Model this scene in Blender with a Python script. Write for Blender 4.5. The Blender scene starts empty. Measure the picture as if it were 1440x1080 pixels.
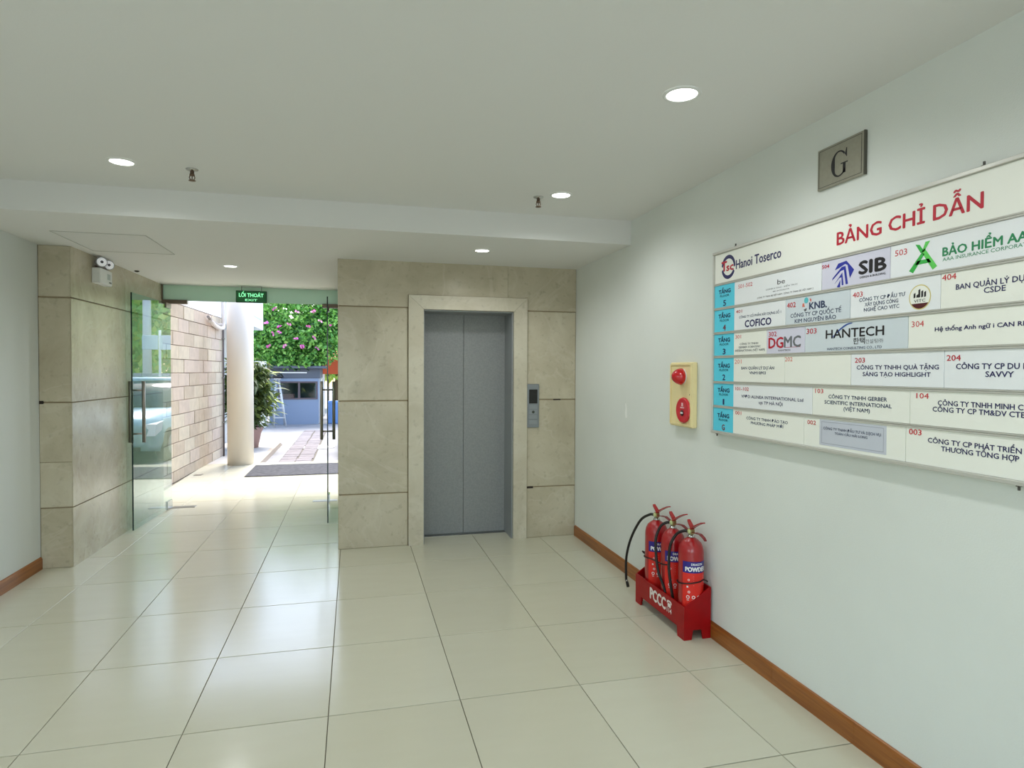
import bpy, bmesh, math, random
from mathutils import Vector, Matrix
random.seed(7)
S = bpy.context.scene
C = S.collection
PI = math.pi

# ---------------------------------------------------------------- camera
cam_d = bpy.data.cameras.new('camera'); cam = bpy.data.objects.new('camera', cam_d); C.objects.link(cam)
FW = Vector((0.2441, 0.9695, -0.0211)).normalized()
R2 = Vector((0.9697, -0.2442, 0.0040)); R2 = (R2 - FW * R2.dot(FW)).normalized()
U2 = R2.cross(FW).normalized()
m = Matrix((R2, U2, -FW)).transposed().to_4x4(); m.translation = (0.113, -5.117, 1.558)
cam.matrix_world = m
cam_d.sensor_fit = 'HORIZONTAL'; cam_d.sensor_width = 36.0; cam_d.lens = 883.85 / 1440 * 36
cam_d.clip_start = 0.05; cam_d.clip_end = 300
S.camera = cam
# ---------------------------------------------------------------- colour management
S.view_settings.view_transform = 'Standard'; S.view_settings.look = 'None'
S.view_settings.gamma = 1.0; S.view_settings.use_curve_mapping = False
S.view_settings.exposure = 0.0
S.cycles.use_denoising = True
S.cycles.max_bounces = 10; S.cycles.diffuse_bounces = 6; S.cycles.glossy_bounces = 5
S.cycles.transmission_bounces = 8; S.cycles.transparent_max_bounces = 16
S.cycles.caustics_reflective = True; S.cycles.blur_glossy = 1.0; S.cycles.caustics_refractive = False
S.cycles.sample_clamp_indirect = 6.0
# ---------------------------------------------------------------- sky and sun
w = bpy.data.worlds.new('sky'); S.world = w; w.use_nodes = True
nt = w.node_tree; bg = nt.nodes['Background']
sky = nt.nodes.new('ShaderNodeTexSky'); sky.sky_type = 'NISHITA'; sky.sun_disc = False
sky.sun_elevation = math.radians(55); sky.sun_rotation = math.radians(10); sky.air_density = 1.1; sky.dust_density = 2.0; sky.ozone_density = 1.2
nt.links.new(sky.outputs[0], bg.inputs['Color']); bg.inputs['Strength'].default_value = 0.70
sd = bpy.data.lights.new('sun', 'SUN'); sd.energy = 5.5; sd.angle = math.radians(20); sd.color = (1, .98, .96)
sun = bpy.data.objects.new('sun', sd); C.objects.link(sun)
sun.rotation_euler = Vector((-0.10, -0.45, -0.88)).to_track_quat('-Z', 'Y').to_euler()
# fill lamps in added, unseen windows behind the camera, lifting the ambient light
def area(name, loc, dirv, sx, sy, e, col):
    d = bpy.data.lights.new(name, 'AREA'); d.shape = 'RECTANGLE'; d.size = sx; d.size_y = sy; d.energy = e; d.color = col
    o = bpy.data.objects.new(name, d); C.objects.link(o); o.location = loc
    o.rotation_euler = Vector(dirv).to_track_quat('-Z', 'Y').to_euler(); return o
area('window_fill', (-0.3, -7.86, 1.45), (0, 1, 0), 3.0, 2.0, 30, (.96, .98, 1.0))
area('window_fill_left', (-2.22, -5.6, 1.5), (1, 0, 0), 2.0, 1.6, 14, (.86, .94, 1.0))
LAMP_E = 22.5

# ---------------------------------------------------------------- helpers
def lin(c):
    return tuple((x / 12.92 if x <= .04045 else ((x + .055) / 1.055) ** 2.4) for x in [v / 255 for v in c]) + (1,)
MATS = {}
def mat(name, rgb, rough=.5, metal=0, coat=0, emit=0, var=0, vscale=6, bump=0, bscale=60, alpha=None, spec=.5, rgb2=None):
    if name in MATS: return MATS[name]
    M = bpy.data.materials.new(name); M.use_nodes = True; t = M.node_tree; b = t.nodes['Principled BSDF']
    b.inputs['Base Color'].default_value = lin(rgb); b.inputs['Roughness'].default_value = rough
    b.inputs['Metallic'].default_value = metal; b.inputs['Coat Weight'].default_value = coat
    b.inputs['Specular IOR Level'].default_value = spec
    if emit: b.inputs['Emission Color'].default_value = lin(rgb); b.inputs['Emission Strength'].default_value = emit
    geo = t.nodes.new('ShaderNodeNewGeometry')
    n = t.nodes.new('ShaderNodeTexNoise'); n.inputs['Scale'].default_value = vscale; n.inputs['Detail'].default_value = 5
    t.links.new(geo.outputs['Position'], n.inputs['Vector'])
    if var:
        mx = t.nodes.new('ShaderNodeMix'); mx.data_type = 'RGBA'
        c = lin(rgb); d = lin(rgb2) if rgb2 else tuple(v * (1 - var) for v in c[:3]) + (1,)
        mx.inputs[6].default_value = c; mx.inputs[7].default_value = d
        rp = t.nodes.new('ShaderNodeMapRange'); rp.inputs[1].default_value = .35; rp.inputs[2].default_value = .65
        t.links.new(n.outputs['Fac'], rp.inputs[0]); t.links.new(rp.outputs[0], mx.inputs[0]); t.links.new(mx.outputs[2], b.inputs['Base Color'])
    if bump:
        n2 = t.nodes.new('ShaderNodeTexNoise'); n2.inputs['Scale'].default_value = bscale; n2.inputs['Detail'].default_value = 3
        t.links.new(geo.outputs['Position'], n2.inputs['Vector'])
        bp = t.nodes.new('ShaderNodeBump'); bp.inputs['Strength'].default_value = bump; bp.inputs['Distance'].default_value = .002
        t.links.new(n2.outputs['Fac'], bp.inputs['Height']); t.links.new(bp.outputs[0], b.inputs['Normal'])
    MATS[name] = M; return M
def marble(name, c1, c2, vein, rough=.22, per_object=True):
    M = bpy.data.materials.new(name); M.use_nodes = True; t = M.node_tree; b = t.nodes['Principled BSDF']; L = t.links
    geo = t.nodes.new('ShaderNodeNewGeometry'); oi = t.nodes.new('ShaderNodeObjectInfo')
    ml = t.nodes.new('ShaderNodeMath'); ml.operation = 'MULTIPLY'; ml.inputs[1].default_value = 37.0; L.new(oi.outputs['Random'], ml.inputs[0])
    ad = t.nodes.new('ShaderNodeVectorMath'); ad.operation = 'ADD'; L.new(geo.outputs['Position'], ad.inputs[0]); L.new(ml.outputs[0], ad.inputs[1])
    n1 = t.nodes.new('ShaderNodeTexNoise'); n1.inputs['Scale'].default_value = 2.2; n1.inputs['Detail'].default_value = 9; n1.inputs['Roughness'].default_value = .62; n1.inputs['Distortion'].default_value = .6
    n2 = t.nodes.new('ShaderNodeTexNoise'); n2.inputs['Scale'].default_value = 1.3; n2.inputs['Detail'].default_value = 6; n2.inputs['Distortion'].default_value = 1.4
    n3 = t.nodes.new('ShaderNodeTexNoise'); n3.inputs['Scale'].default_value = 22; n3.inputs['Detail'].default_value = 6
    for n in (n1, n2, n3): L.new(ad.outputs[0], n.inputs['Vector'])
    r1 = t.nodes.new('ShaderNodeMapRange'); r1.inputs[1].default_value = .3; r1.inputs[2].default_value = .7; L.new(n1.outputs['Fac'], r1.inputs[0])
    m1 = t.nodes.new('ShaderNodeMix'); m1.data_type = 'RGBA'; m1.inputs[6].default_value = lin(c1); m1.inputs[7].default_value = lin(c2); L.new(r1.outputs[0], m1.inputs[0])
    # thin veins where the second noise crosses one value
    s = t.nodes.new('ShaderNodeMath'); s.operation = 'SUBTRACT'; s.inputs[1].default_value = .5; L.new(n2.outputs['Fac'], s.inputs[0])
    a = t.nodes.new('ShaderNodeMath'); a.operation = 'ABSOLUTE'; L.new(s.outputs[0], a.inputs[0])
    r2 = t.nodes.new('ShaderNodeMapRange'); r2.inputs[1].default_value = 0; r2.inputs[2].default_value = .02; r2.inputs[3].default_value = .2; r2.inputs[4].default_value = 0; L.new(a.outputs[0], r2.inputs[0])
    m2 = t.nodes.new('ShaderNodeMix'); m2.data_type = 'RGBA'; m2.inputs[7].default_value = lin(vein); L.new(m1.outputs[2], m2.inputs[6]); L.new(r2.outputs[0], m2.inputs[0])
    r3 = t.nodes.new('ShaderNodeMapRange'); r3.inputs[1].default_value = .58; r3.inputs[2].default_value = .72; r3.inputs[3].default_value = 0; r3.inputs[4].default_value = .35; L.new(n3.outputs['Fac'], r3.inputs[0])
    m3 = t.nodes.new('ShaderNodeMix'); m3.data_type = 'RGBA'; m3.inputs[7].default_value = lin(tuple(v * .82 for v in c2)); L.new(m2.outputs[2], m3.inputs[6]); L.new(r3.outputs[0], m3.inputs[0])
    L.new(m3.outputs[2], b.inputs['Base Color']); b.inputs['Roughness'].default_value = rough
    return M
def tilemat(name, c1, c2, rough, rvar=.06):
    M = bpy.data.materials.new(name); M.use_nodes = True; t = M.node_tree; b = t.nodes['Principled BSDF']; L = t.links
    geo = t.nodes.new('ShaderNodeNewGeometry'); oi = t.nodes.new('ShaderNodeObjectInfo')
    mp = t.nodes.new('ShaderNodeMapping'); mp.inputs['Scale'].default_value = (3, 11, 3); L.new(geo.outputs['Position'], mp.inputs[0])
    n = t.nodes.new('ShaderNodeTexNoise'); n.inputs['Scale'].default_value = 1; n.inputs['Detail'].default_value = 6; L.new(mp.outputs[0], n.inputs['Vector'])
    ad = t.nodes.new('ShaderNodeMath'); ad.operation = 'MULTIPLY_ADD'; ad.inputs[1].default_value = .55; L.new(oi.outputs['Random'], ad.inputs[0]); 
    sc = t.nodes.new('ShaderNodeMath'); sc.operation = 'MULTIPLY'; sc.inputs[1].default_value = .6; L.new(n.outputs['Fac'], sc.inputs[0]); L.new(sc.outputs[0], ad.inputs[2])
    mx = t.nodes.new('ShaderNodeMix'); mx.data_type = 'RGBA'; mx.inputs[6].default_value = lin(c1); mx.inputs[7].default_value = lin(c2); L.new(ad.outputs[0], mx.inputs[0])
    L.new(mx.outputs[2], b.inputs['Base Color'])
    n2 = t.nodes.new('ShaderNodeTexNoise'); n2.inputs['Scale'].default_value = 2.5; n2.inputs['Detail'].default_value = 5; L.new(geo.outputs['Position'], n2.inputs['Vector'])
    r = t.nodes.new('ShaderNodeMapRange'); r.inputs[3].default_value = rough - rvar; r.inputs[4].default_value = rough + rvar; L.new(n2.outputs['Fac'], r.inputs[0]); L.new(r.outputs[0], b.inputs['Roughness']); b.inputs['Specular IOR Level'].default_value = .4
    return M
def wood(name, c1, c2, rough=.35):
    M = bpy.data.materials.new(name); M.use_nodes = True; t = M.node_tree; b = t.nodes['Principled BSDF']; L = t.links
    geo = t.nodes.new('ShaderNodeNewGeometry'); mp = t.nodes.new('ShaderNodeMapping'); mp.inputs['Scale'].default_value = (40, 2.2, 60); L.new(geo.outputs['Position'], mp.inputs[0])
    n = t.nodes.new('ShaderNodeTexNoise'); n.inputs['Scale'].default_value = 1; n.inputs['Detail'].default_value = 7; n.inputs['Distortion'].default_value = .5; L.new(mp.outputs[0], n.inputs['Vector'])
    r = t.nodes.new('ShaderNodeMapRange'); r.inputs[1].default_value = .3; r.inputs[2].default_value = .7; L.new(n.outputs['Fac'], r.inputs[0])
    mx = t.nodes.new('ShaderNodeMix'); mx.data_type = 'RGBA'; mx.inputs[6].default_value = lin(c1); mx.inputs[7].default_value = lin(c2); L.new(r.outputs[0], mx.inputs[0]); L.new(mx.outputs[2], b.inputs['Base Color'])
    b.inputs['Roughness'].default_value = rough; return M
def glass(name, rgb, trans_rough=0.0):
    """thin pane: mostly clear, Fresnel reflection"""
    M = bpy.data.materials.new(name); M.use_nodes = True; t = M.node_tree; L = t.links
    for n in list(t.nodes): t.nodes.remove(n)
    out = t.nodes.new('ShaderNodeOutputMaterial'); tr = t.nodes.new('ShaderNodeBsdfTransparent'); tr.inputs[0].default_value = lin(rgb)
    gl = t.nodes.new('ShaderNodeBsdfGlossy'); gl.inputs['Roughness'].default_value = 0.01; gl.inputs[0].default_value = (1, 1, 1, 1)
    fr = t.nodes.new('ShaderNodeFresnel'); fr.inputs[0].default_value = 1.52
    geo = t.nodes.new('ShaderNodeNewGeometry')
    # from inside the pane treat the surface as clear so light is not trapped
    mu = t.nodes.new('ShaderNodeMath'); mu.operation = 'MULTIPLY'; inv = t.nodes.new('ShaderNodeMath'); inv.operation = 'SUBTRACT'; inv.inputs[0].default_value = 1
    L.new(geo.outputs['Backfacing'], inv.inputs[1]); L.new(inv.outputs[0], mu.inputs[0])
    m2 = t.nodes.new('ShaderNodeMath'); m2.operation = 'MULTIPLY'; m2.inputs[1].default_value = 1.9; m2.use_clamp = True; L.new(fr.outputs[0], m2.inputs[0]); L.new(m2.outputs[0], mu.inputs[1])
    mx = t.nodes.new('ShaderNodeMixShader'); L.new(mu.outputs[0], mx.inputs[0]); L.new(tr.outputs[0], mx.inputs[1]); L.new(gl.outputs[0], mx.inputs[2]); L.new(mx.outputs[0], out.inputs[0])
    return M

class MB:
    def __init__(s): s.v = []; s.f = []; s.mi = []; s.mats = []; s.sm = []
    def _m(s, m):
        if m is None: return 0
        if m not in s.mats: s.mats.append(m)
        return s.mats.index(m)
    def add(s, vs, fs, m=None, smooth=False):
        o = len(s.v); k = s._m(m); s.v += [tuple(v) for v in vs]
        for f in fs: s.f.append(tuple(i + o for i in f)); s.mi.append(k); s.sm.append(smooth)
        return s
    def box(s, x0, x1, y0, y1, z0, z1, m=None, bev=0):
        if bev:
            b = bev; vs = []; fs = []
            bm = bmesh.new(); bmesh.ops.create_cube(bm, size=1)
            bmesh.ops.scale(bm, vec=(x1 - x0, y1 - y0, z1 - z0), verts=bm.verts); bmesh.ops.translate(bm, vec=((x0 + x1) / 2, (y0 + y1) / 2, (z0 + z1) / 2), verts=bm.verts)
            bmesh.ops.bevel(bm, geom=list(bm.edges), offset=b, segments=1, affect='EDGES')
            bm.verts.index_update(); vs = [v.co[:] for v in bm.verts]; fs = [[v.index for v in f.verts] for f in bm.faces]; bm.free()
            return s.add(vs, fs, m)
        vs = [(x0, y0, z0), (x1, y0, z0), (x1, y1, z0), (x0, y1, z0), (x0, y0, z1), (x1, y0, z1), (x1, y1, z1), (x0, y1, z1)]
        return s.add(vs, [(0, 3, 2, 1), (4, 5, 6, 7), (0, 1, 5, 4), (1, 2, 6, 5), (2, 3, 7, 6), (3, 0, 4, 7)], m)
    def prism(s, poly, axis, a, b, m=None):
        """poly 2-D extruded along axis from a to b; axis x: (y,z), y: (x,z), z: (x,y)"""
        def P(p, t): return {'x': (t, p[0], p[1]), 'y': (p[0], t, p[1]), 'z': (p[0], p[1], t)}[axis]
        n = len(poly); vs = [P(p, a) for p in poly] + [P(p, b) for p in poly]
        fs = [tuple(range(n)), tuple(range(2 * n - 1, n - 1, -1))] + [(i, n + i, n + (i + 1) % n, (i + 1) % n) for i in range(n)]
        s.add(vs, fs, m); s.fix = True; return s
    def tube(s, pts, r, m=None, n=10, cap=True, smooth=True):
        pts = [Vector(p) for p in pts]; rs = r if isinstance(r, (list, tuple)) else [r] * len(pts)
        vs = []; fs = []; up = None
        for i, p in enumerate(pts):
            t = (pts[min(i + 1, len(pts) - 1)] - pts[max(i - 1, 0)]).normalized()
            if up is None: up = t.orthogonal().normalized()
            up = (up - t * up.dot(t)).normalized(); b = t.cross(up)
            for k in range(n):
                a = 2 * PI * k / n; vs.append(p + (up * math.cos(a) + b * math.sin(a)) * rs[i])
        for i in range(len(pts) - 1):
            for k in range(n): fs.append((i * n + k, i * n + (k + 1) % n, (i + 1) * n + (k + 1) % n, (i + 1) * n + k))
        s.add(vs, fs, m, smooth)
        if cap:
            o = len(s.v) - len(vs)
            s.f.append(tuple(o + k for k in range(n))[::-1]); s.mi.append(s._m(m)); s.sm.append(False)
            s.f.append(tuple(o + (len(pts) - 1) * n + k for k in range(n))); s.mi.append(s._m(m)); s.sm.append(False)
        return s
    def lathe(s, prof, m=None, n=24, mw=None, smooth=True):
        """prof list of (r,z) round z; mw places it"""
        mw = mw or Matrix(); vs = []; fs = []
        for r, z in prof:
            for k in range(n):
                a = 2 * PI * k / n; vs.append(mw @ Vector((r * math.cos(a), r * math.sin(a), z)))
        for i in range(len(prof) - 1):
            for k in range(n): fs.append((i * n + k, i * n + (k + 1) % n, (i + 1) * n + (k + 1) % n, (i + 1) * n + k))
        if prof[0][0] > 1e-4: fs.append(tuple(range(n))[::-1])
        if prof[-1][0] > 1e-4: fs.append(tuple((len(prof) - 1) * n + k for k in range(n)))
        return s.add(vs, fs, m, smooth)
    def text(s, body, mw, width=None, cap=.02, m=None, bold=0.0, center=False, xoff=0, warp=None, shear=0):
        """flat print: local x = reading direction, y = up"""
        vs, fs, x0, x1, hc = text_geo(body, 0)
        k = cap / hc; kx = (width / (x1 - x0)) if width else k
        bo = bold * 1.1
        for li, (dx, dy) in enumerate(((0, 0),) if bold < .005 else ((-bo, 0), (bo, 0), (0, bo * .7), (0, -bo * .7), (0, 0))):
            out = []
            for x, y in vs:
                p = Vector(((x - x0) * kx + dx * k + (-(x1 - x0) * kx / 2 if center else 0), (y + dy) * k, li * .00009))
                out.append(warp(p) if warp else mw @ p)
            s.add(out, fs, m)
        return s
    def build(s, name, m=None, parent=None, loc=(0, 0, 0), recalc=True):
        me = bpy.data.meshes.new(name)
        lo = Vector(loc); me.from_pydata([Vector(v) - lo for v in s.v], [], s.f)
        if s.mats:
            for q in s.mats: me.materials.append(q)
            for p, i in zip(me.polygons, s.mi): p.material_index = i
        elif m: me.materials.append(m)
        for p, sm in zip(me.polygons, s.sm): p.use_smooth = sm
        if recalc:
            bm = bmesh.new(); bm.from_mesh(me); bmesh.ops.recalc_face_normals(bm, faces=bm.faces); bm.to_mesh(me); bm.free()
        o = bpy.data.objects.new(name, me); C.objects.link(o)
        if parent:
            o.parent = parent; o.location = lo - gloc(parent)
        else: o.location = lo
        return o
def gloc(o):
    v = Vector((0, 0, 0))
    while o: v += o.location; o = o.parent
    return v
_tg = {}
def text_geo(body, bold):
    key = (body, bold)
    if key in _tg: return _tg[key]
    def ev(b):
        cu = bpy.data.curves.new('t', 'FONT'); cu.body = b; cu.size = 1; cu.offset = bold; cu.resolution_u = 2
        o = bpy.data.objects.new('t', cu); C.objects.link(o)
        dg = bpy.context.evaluated_depsgraph_get(); me = bpy.data.meshes.new_from_object(o.evaluated_get(dg))
        vs = [(v.co.x, v.co.y) for v in me.vertices]; fs = [tuple(p.vertices) for p in me.polygons]
        bpy.data.objects.remove(o); bpy.data.curves.remove(cu); bpy.data.meshes.remove(me); return vs, fs
    horn = {'Ư': 'U', 'Ơ': 'O', 'Ợ': 'Ọ', 'Ự': 'Ụ'}
    plain = ''.join(horn.get(c, c) for c in body)
    vs, fs = ev(plain)
    for i, c in enumerate(body):      # the horned vowels are drawn as plain vowel plus a small hook
        if c in horn:
            x = max(v[0] for v in ev(plain[:i + 1])[0]); H = .70; o_ = len(vs); k_ = .0 if horn[c][0] == 'U' or c == 'Ự' else -.05
            vs += [(x + k_ + a, H * b_) for a, b_ in ((-.03, .74), (.05, .80), (.10, .92), (.10, 1.10), (.035, 1.10), (.03, .98), (-.03, .90))]
            fs.append(tuple(o_ + j for j in range(7)))
    if 'H' not in _tg: _tg['H'] = max(v[1] for v in ev('H')[0]) if key != 'H' else 1
    r = (vs, fs, min(v[0] for v in vs), max(v[0] for v in vs), _tg['H']); _tg[key] = r; return r
def thing(name, label, cat, loc=(0, 0, 0), group=None):
    o = bpy.data.objects.new(name, None); C.objects.link(o); o.location = loc; o.empty_display_size = .1
    o['label'] = label; o['category'] = cat
    if group: o['group'] = group
    return o
def tag(o, label, cat, group=None):
    o['label'] = label; o['category'] = cat
    if group: o['group'] = group
    return o
def lab(o, label): o['label'] = label; return o
def struct(o): o['kind'] = 'structure'; return o
def stuff(o): o['kind'] = 'stuff'; return o
def inst(me, name, loc, parent=None, rot=(0, 0, 0), scale=(1, 1, 1)):
    o = bpy.data.objects.new(name, me); C.objects.link(o)
    if parent: o.parent = parent; o.location = Vector(loc) - gloc(parent)
    else: o.location = loc
    o.rotation_euler = rot; o.scale = scale; return o
def frame(origin, xd, yd):
    x = Vector(xd).normalized(); y = Vector(yd).normalized(); z = x.cross(y)
    q = Matrix((x, y, z)).transposed().to_4x4(); q.translation = origin; return q

# ---------------------------------------------------------------- materials
def leafmat(name, rgb, rough=.5, tr=.35):
    M = bpy.data.materials.new(name); M.use_nodes = True; t = M.node_tree; b_ = t.nodes['Principled BSDF']; b_.inputs['Base Color'].default_value = lin(rgb); b_.inputs['Roughness'].default_value = rough
    tl = t.nodes.new('ShaderNodeBsdfTranslucent'); tl.inputs[0].default_value = lin(rgb); mx = t.nodes.new('ShaderNodeMixShader'); mx.inputs[0].default_value = tr
    t.links.new(b_.outputs[0], mx.inputs[1]); t.links.new(tl.outputs[0], mx.inputs[2]); t.links.new(mx.outputs[0], t.nodes['Material Output'].inputs[0]); return M
M_ceil = mat('ceiling_paint', (226, 226, 224), .85, bump=.15, bscale=90)
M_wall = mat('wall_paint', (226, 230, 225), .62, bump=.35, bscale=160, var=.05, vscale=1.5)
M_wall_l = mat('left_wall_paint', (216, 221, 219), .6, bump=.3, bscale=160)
M_marb = marble('beige_marble', (200, 192, 170), (176, 166, 143), (216, 210, 194), .24)
M_marbf = marble('architrave_marble', (208, 202, 184), (190, 182, 161), (222, 215, 202), .26)
M_joint = mat('joint', (142, 126, 100), .8)
M_tile = tilemat('floor_tile_ceramic', (208, 206, 188), (198, 195, 174), .17)
M_grout = mat('grout', (105, 98, 84), .9)
M_base = wood('baseboard_wood', (164, 102, 44), (128, 74, 28))
M_steel = mat('brushed_steel', (150, 152, 152), .28, 1, var=.15, vscale=30)
M_lift = mat('lift_door_laminate', (146, 148, 148), .45, .15, var=.1, vscale=70, rgb2=(136, 139, 140))
M_liftj = mat('lift_jamb_metal', (150, 154, 155), .4, .15)
M_black = mat('black_plastic', (14, 14, 15), .35)
M_dark = mat('dark_void', (38, 26, 20), .8)
M_white = mat('white_plastic', (226, 228, 226), .4)
M_red = mat('red_enamel', (164, 5, 16), .32, var=.06, vscale=12, coat=.6, spec=.5)
M_redbox = mat('red_painted_board', (160, 3, 12), .42, var=.12, vscale=20, spec=.3)
M_chrome = mat('chrome', (200, 200, 198), .15, 1)
M_dksteel = mat('dark_steel_handle', (150, 146, 138), .38, .75)

# ================================================================ SETTING
YW, XR, XL = .505, 2.15, -2.25
ZC, ZS = 2.694, 2.515
YB = -7.9
# floor slab with its tiles
fl = struct(MB().box(XL - .15, XR + .15, YB - .1, 6.1, -.3, -.006).build('floor', M_grout))
def tile_me(sx, sy):
    b = MB(); g = .0018; gy = .0034; c = .0012
    x0, x1, y0, y1 = -sx / 2 + g, sx / 2 - g, -sy / 2 + gy, sy / 2 - gy
    vs = [(x0, y0, -.009), (x1, y0, -.009), (x1, y1, -.009), (x0, y1, -.009), (x0, y0, -c), (x1, y0, -c), (x1, y1, -c), (x0, y1, -c), (x0 + c, y0 + c, 0), (x1 - c, y0 + c, 0), (x1 - c, y1 - c, 0), (x0 + c, y1 - c, 0)]
    fs = [(0, 1, 5, 4), (1, 2, 6, 5), (2, 3, 7, 6), (3, 0, 4, 7), (4, 5, 9, 8), (5, 6, 10, 9), (6, 7, 11, 10), (7, 4, 8, 11), (8, 9, 10, 11)]
    b.add(vs, fs); me = bpy.data.meshes.new('tile'); me.from_pydata(b.v, [], b.f); me.materials.append(M_tile); return me
TX, TY = .6, .7345
_tm = {}
def put_tile(x0, x1, y0, y1):
    k = (round(x1 - x0, 3), round(y1 - y0, 3))
    if k[0] < .03 or k[1] < .03: return
    if k not in _tm: _tm[k] = tile_me(*k)
    o = inst(_tm[k], 'tile', ((x0 + x1) / 2, (y0 + y1) / 2, 0), fl)
for j in range(-8, 11):
    y0 = -j * TY; y1 = y0 + TY
    if y0 > 6.0: continue
    for i in range(-4, 4):
        x0 = i * TX; x1 = x0 + TX
        if y0 >= .8 and x0 >= -.05: # behind the lift wall: nothing but the doorway's own tiles and the porch
            if y0 < 2.9: continue
        put_tile(max(x0, XL), min(x1, XR), max(y0, YB), min(y1, 6.1))

# ceilings
struct(MB().box(XL - .15, XR + .15, YB - .1, -.70, ZC, ZC + .15).build('ceiling', M_ceil))
soff = struct(MB().box(XL - .15, XR + .15, -.70, 2.80, ZS, ZC + .15).build('ceiling', M_ceil))
# walls
wr = struct(MB().box(XR, XR + .15, YB, 3.0, 0, ZC).build('wall_right', M_wall))
WL = (-6.6, -4.6, .7, 2.3)
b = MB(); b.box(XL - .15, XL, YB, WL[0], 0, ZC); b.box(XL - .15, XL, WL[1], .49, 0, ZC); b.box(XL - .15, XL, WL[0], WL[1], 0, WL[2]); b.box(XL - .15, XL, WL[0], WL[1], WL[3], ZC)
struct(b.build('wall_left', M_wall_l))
b = MB(); b.box(XL, -1.85, YB - .15, YB, 0, ZC); b.box(1.25, XR, YB - .15, YB, 0, ZC); b.box(-1.85, 1.25, YB - .15, YB, 2.48, ZC); b.box(-1.85, 1.25, YB - .15, YB, 0, .42)
struct(b.build('wall_back', M_wall))
M_pane = glass('window_glass', (235, 245, 242))
M_frame = mat('white_window_frame', (220, 222, 220), .4)
def added_window(n, plane, a0, a1, z0, z1, pos):
    e = struct(bpy.data.objects.new('window_%d' % n, None)); C.objects.link(e)
    q = MB()
    def bx(a, b_, c, d):
        if plane == 'y': q.box(a, b_, pos - .03, pos + .03, c, d)
        else: q.box(pos - .03, pos + .03, a, b_, c, d)
    t = .05
    bx(a0, a1, z0, z0 + t); bx(a0, a1, z1 - t, z1); bx(a0, a0 + t, z0 + t, z1 - t); bx(a1 - t, a1, z0 + t, z1 - t); bx((a0 + a1) / 2 - t / 2, (a0 + a1) / 2 + t / 2, z0 + t, z1 - t)
    q.build('window_frame', M_frame, e)
    for (u, v) in ((a0 + t, (a0 + a1) / 2 - t / 2), ((a0 + a1) / 2 + t / 2, a1 - t)):
        g = MB()
        if plane == 'y': g.box(u, v, pos - .004, pos + .004, z0 + t, z1 - t)
        else: g.box(pos - .004, pos + .004, u, v, z0 + t, z1 - t)
        g.build('pane', M_pane, e)
added_window(1, 'y', -1.85, 1.25, .42, 2.48, YB - .08)  # unseen back window, added to house the fill lamp
added_window(2, 'x', WL[0], WL[1], WL[2], WL[3], XL - .08)  # second added window out of view, around the left fill lamp
q = MB(); q.add([(XR - .0012, -.632 + u, 1.25 + v) for u, v in ((-.020, -.045), (.006, -.050), (.016, -.01), (.006, .02), (.010, .052), (-.004, .055), (-.018, .01))] + [(XR - .0001, -.632 + u * 1.15, 1.25 + v * 1.1) for u, v in ((-.020, -.045), (.006, -.050), (.016, -.01), (.006, .02), (.010, .052), (-.004, .055), (-.018, .01))], [tuple(range(7))] + [(i, i + 7, (i + 1) % 7 + 7, (i + 1) % 7) for i in range(7)])
q.build('filler_patch', mat('white_filler', (240, 242, 238), .4), wr)
# baseboards
def bboard(name, x0, x1, segs, dirx):
    e = struct(bpy.data.objects.new(name, None)); C.objects.link(e)
    for (a, c) in segs:
        # profile: flat face with a small rounded top
        xa = x0 if dirx > 0 else x1; s_ = -1 if dirx > 0 else 1
        prof = [(xa, 0), (xa + s_ * .014, 0), (xa + s_ * .014, .080), (xa + s_ * .009, .092), (xa + s_ * .003, .096), (xa, .096)]
        MB().prism(prof, 'y', a + .0006, c - .0006).build('board', M_base, e)
bboard('baseboard_right', XR, XR, [(-7.9, -5.2), (-5.2, -2.95), (-2.95, -2.42), (-2.42, .49)], 1)
bboard('baseboard_left', XL, XL, [(-7.9, -5.1), (-5.1, -2.4), (-2.4, .484)], -1)

# ---- lift wall core and marble panels
def box_panel(name, x0, x1, y0, y1, z0, z1, parent, m=None, bev=.005):
    return MB().box(x0, x1, y0, y1, z0, z1, bev=bev).build(name, m or M_marb, parent)
LX0, LX1 = -.02, XR
FO0, FO1, FOZ = .582, 1.668, 2.224      # outer edge of the lift architrave
DI0, DI1, DZ = .715, 1.54, 2.10        # opening
b = MB(); b.box(LX0 + .02, DI0 - .0, YW + .007, .83, 0, ZS); b.box(DI1, LX1, YW + .007, .83, 0, ZS); b.box(DI0, DI1, YW + .007, .83, DZ, ZS)
b.box(LX0 + .02, LX1, .9, 2.76, 0, ZS); 
core = struct(b.build('wall_front', M_joint))
zr = [(0.0, .469), (.477, 1.285), (1.293, 2.109), (2.117, ZS)]
for (a, c) in zr[:3]:
    box_panel('marble_panel', LX0, FO0 - .004, YW, YW + .03, a, c, core)
    box_panel('marble_panel', FO1 + .004, LX1 - .003, YW, YW + .03, a, c, core)
# the top course passes over the architrave
def top_panel(x0, x1, notch):
    q = MB(); z0, z1 = zr[3]
    if notch == 'l': poly = [(x0, z0), (FO0 - .004, z0), (FO0 - .004, FOZ + .004), (x1, FOZ + .004), (x1, z1), (x0, z1)]
    else: poly = [(x0, FOZ + .004), (FO1 + .004, FOZ + .004), (FO1 + .004, z0), (x1, z0), (x1, z1), (x0, z1)]
    q.prism(poly, 'y', YW, YW + .03); return q.build('marble_panel', M_marb, core)
top_panel(LX0, 1.485, 'l'); top_panel(1.487, LX1 - .003, 'r')
# passage side of the lift block
for (a, c) in zr:
    for (u, v) in ((YW + .032, 1.62), (1.628, 2.74)):
        box_panel('marble_panel', LX0, LX0 + .018, u, v, a, c, core)
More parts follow.
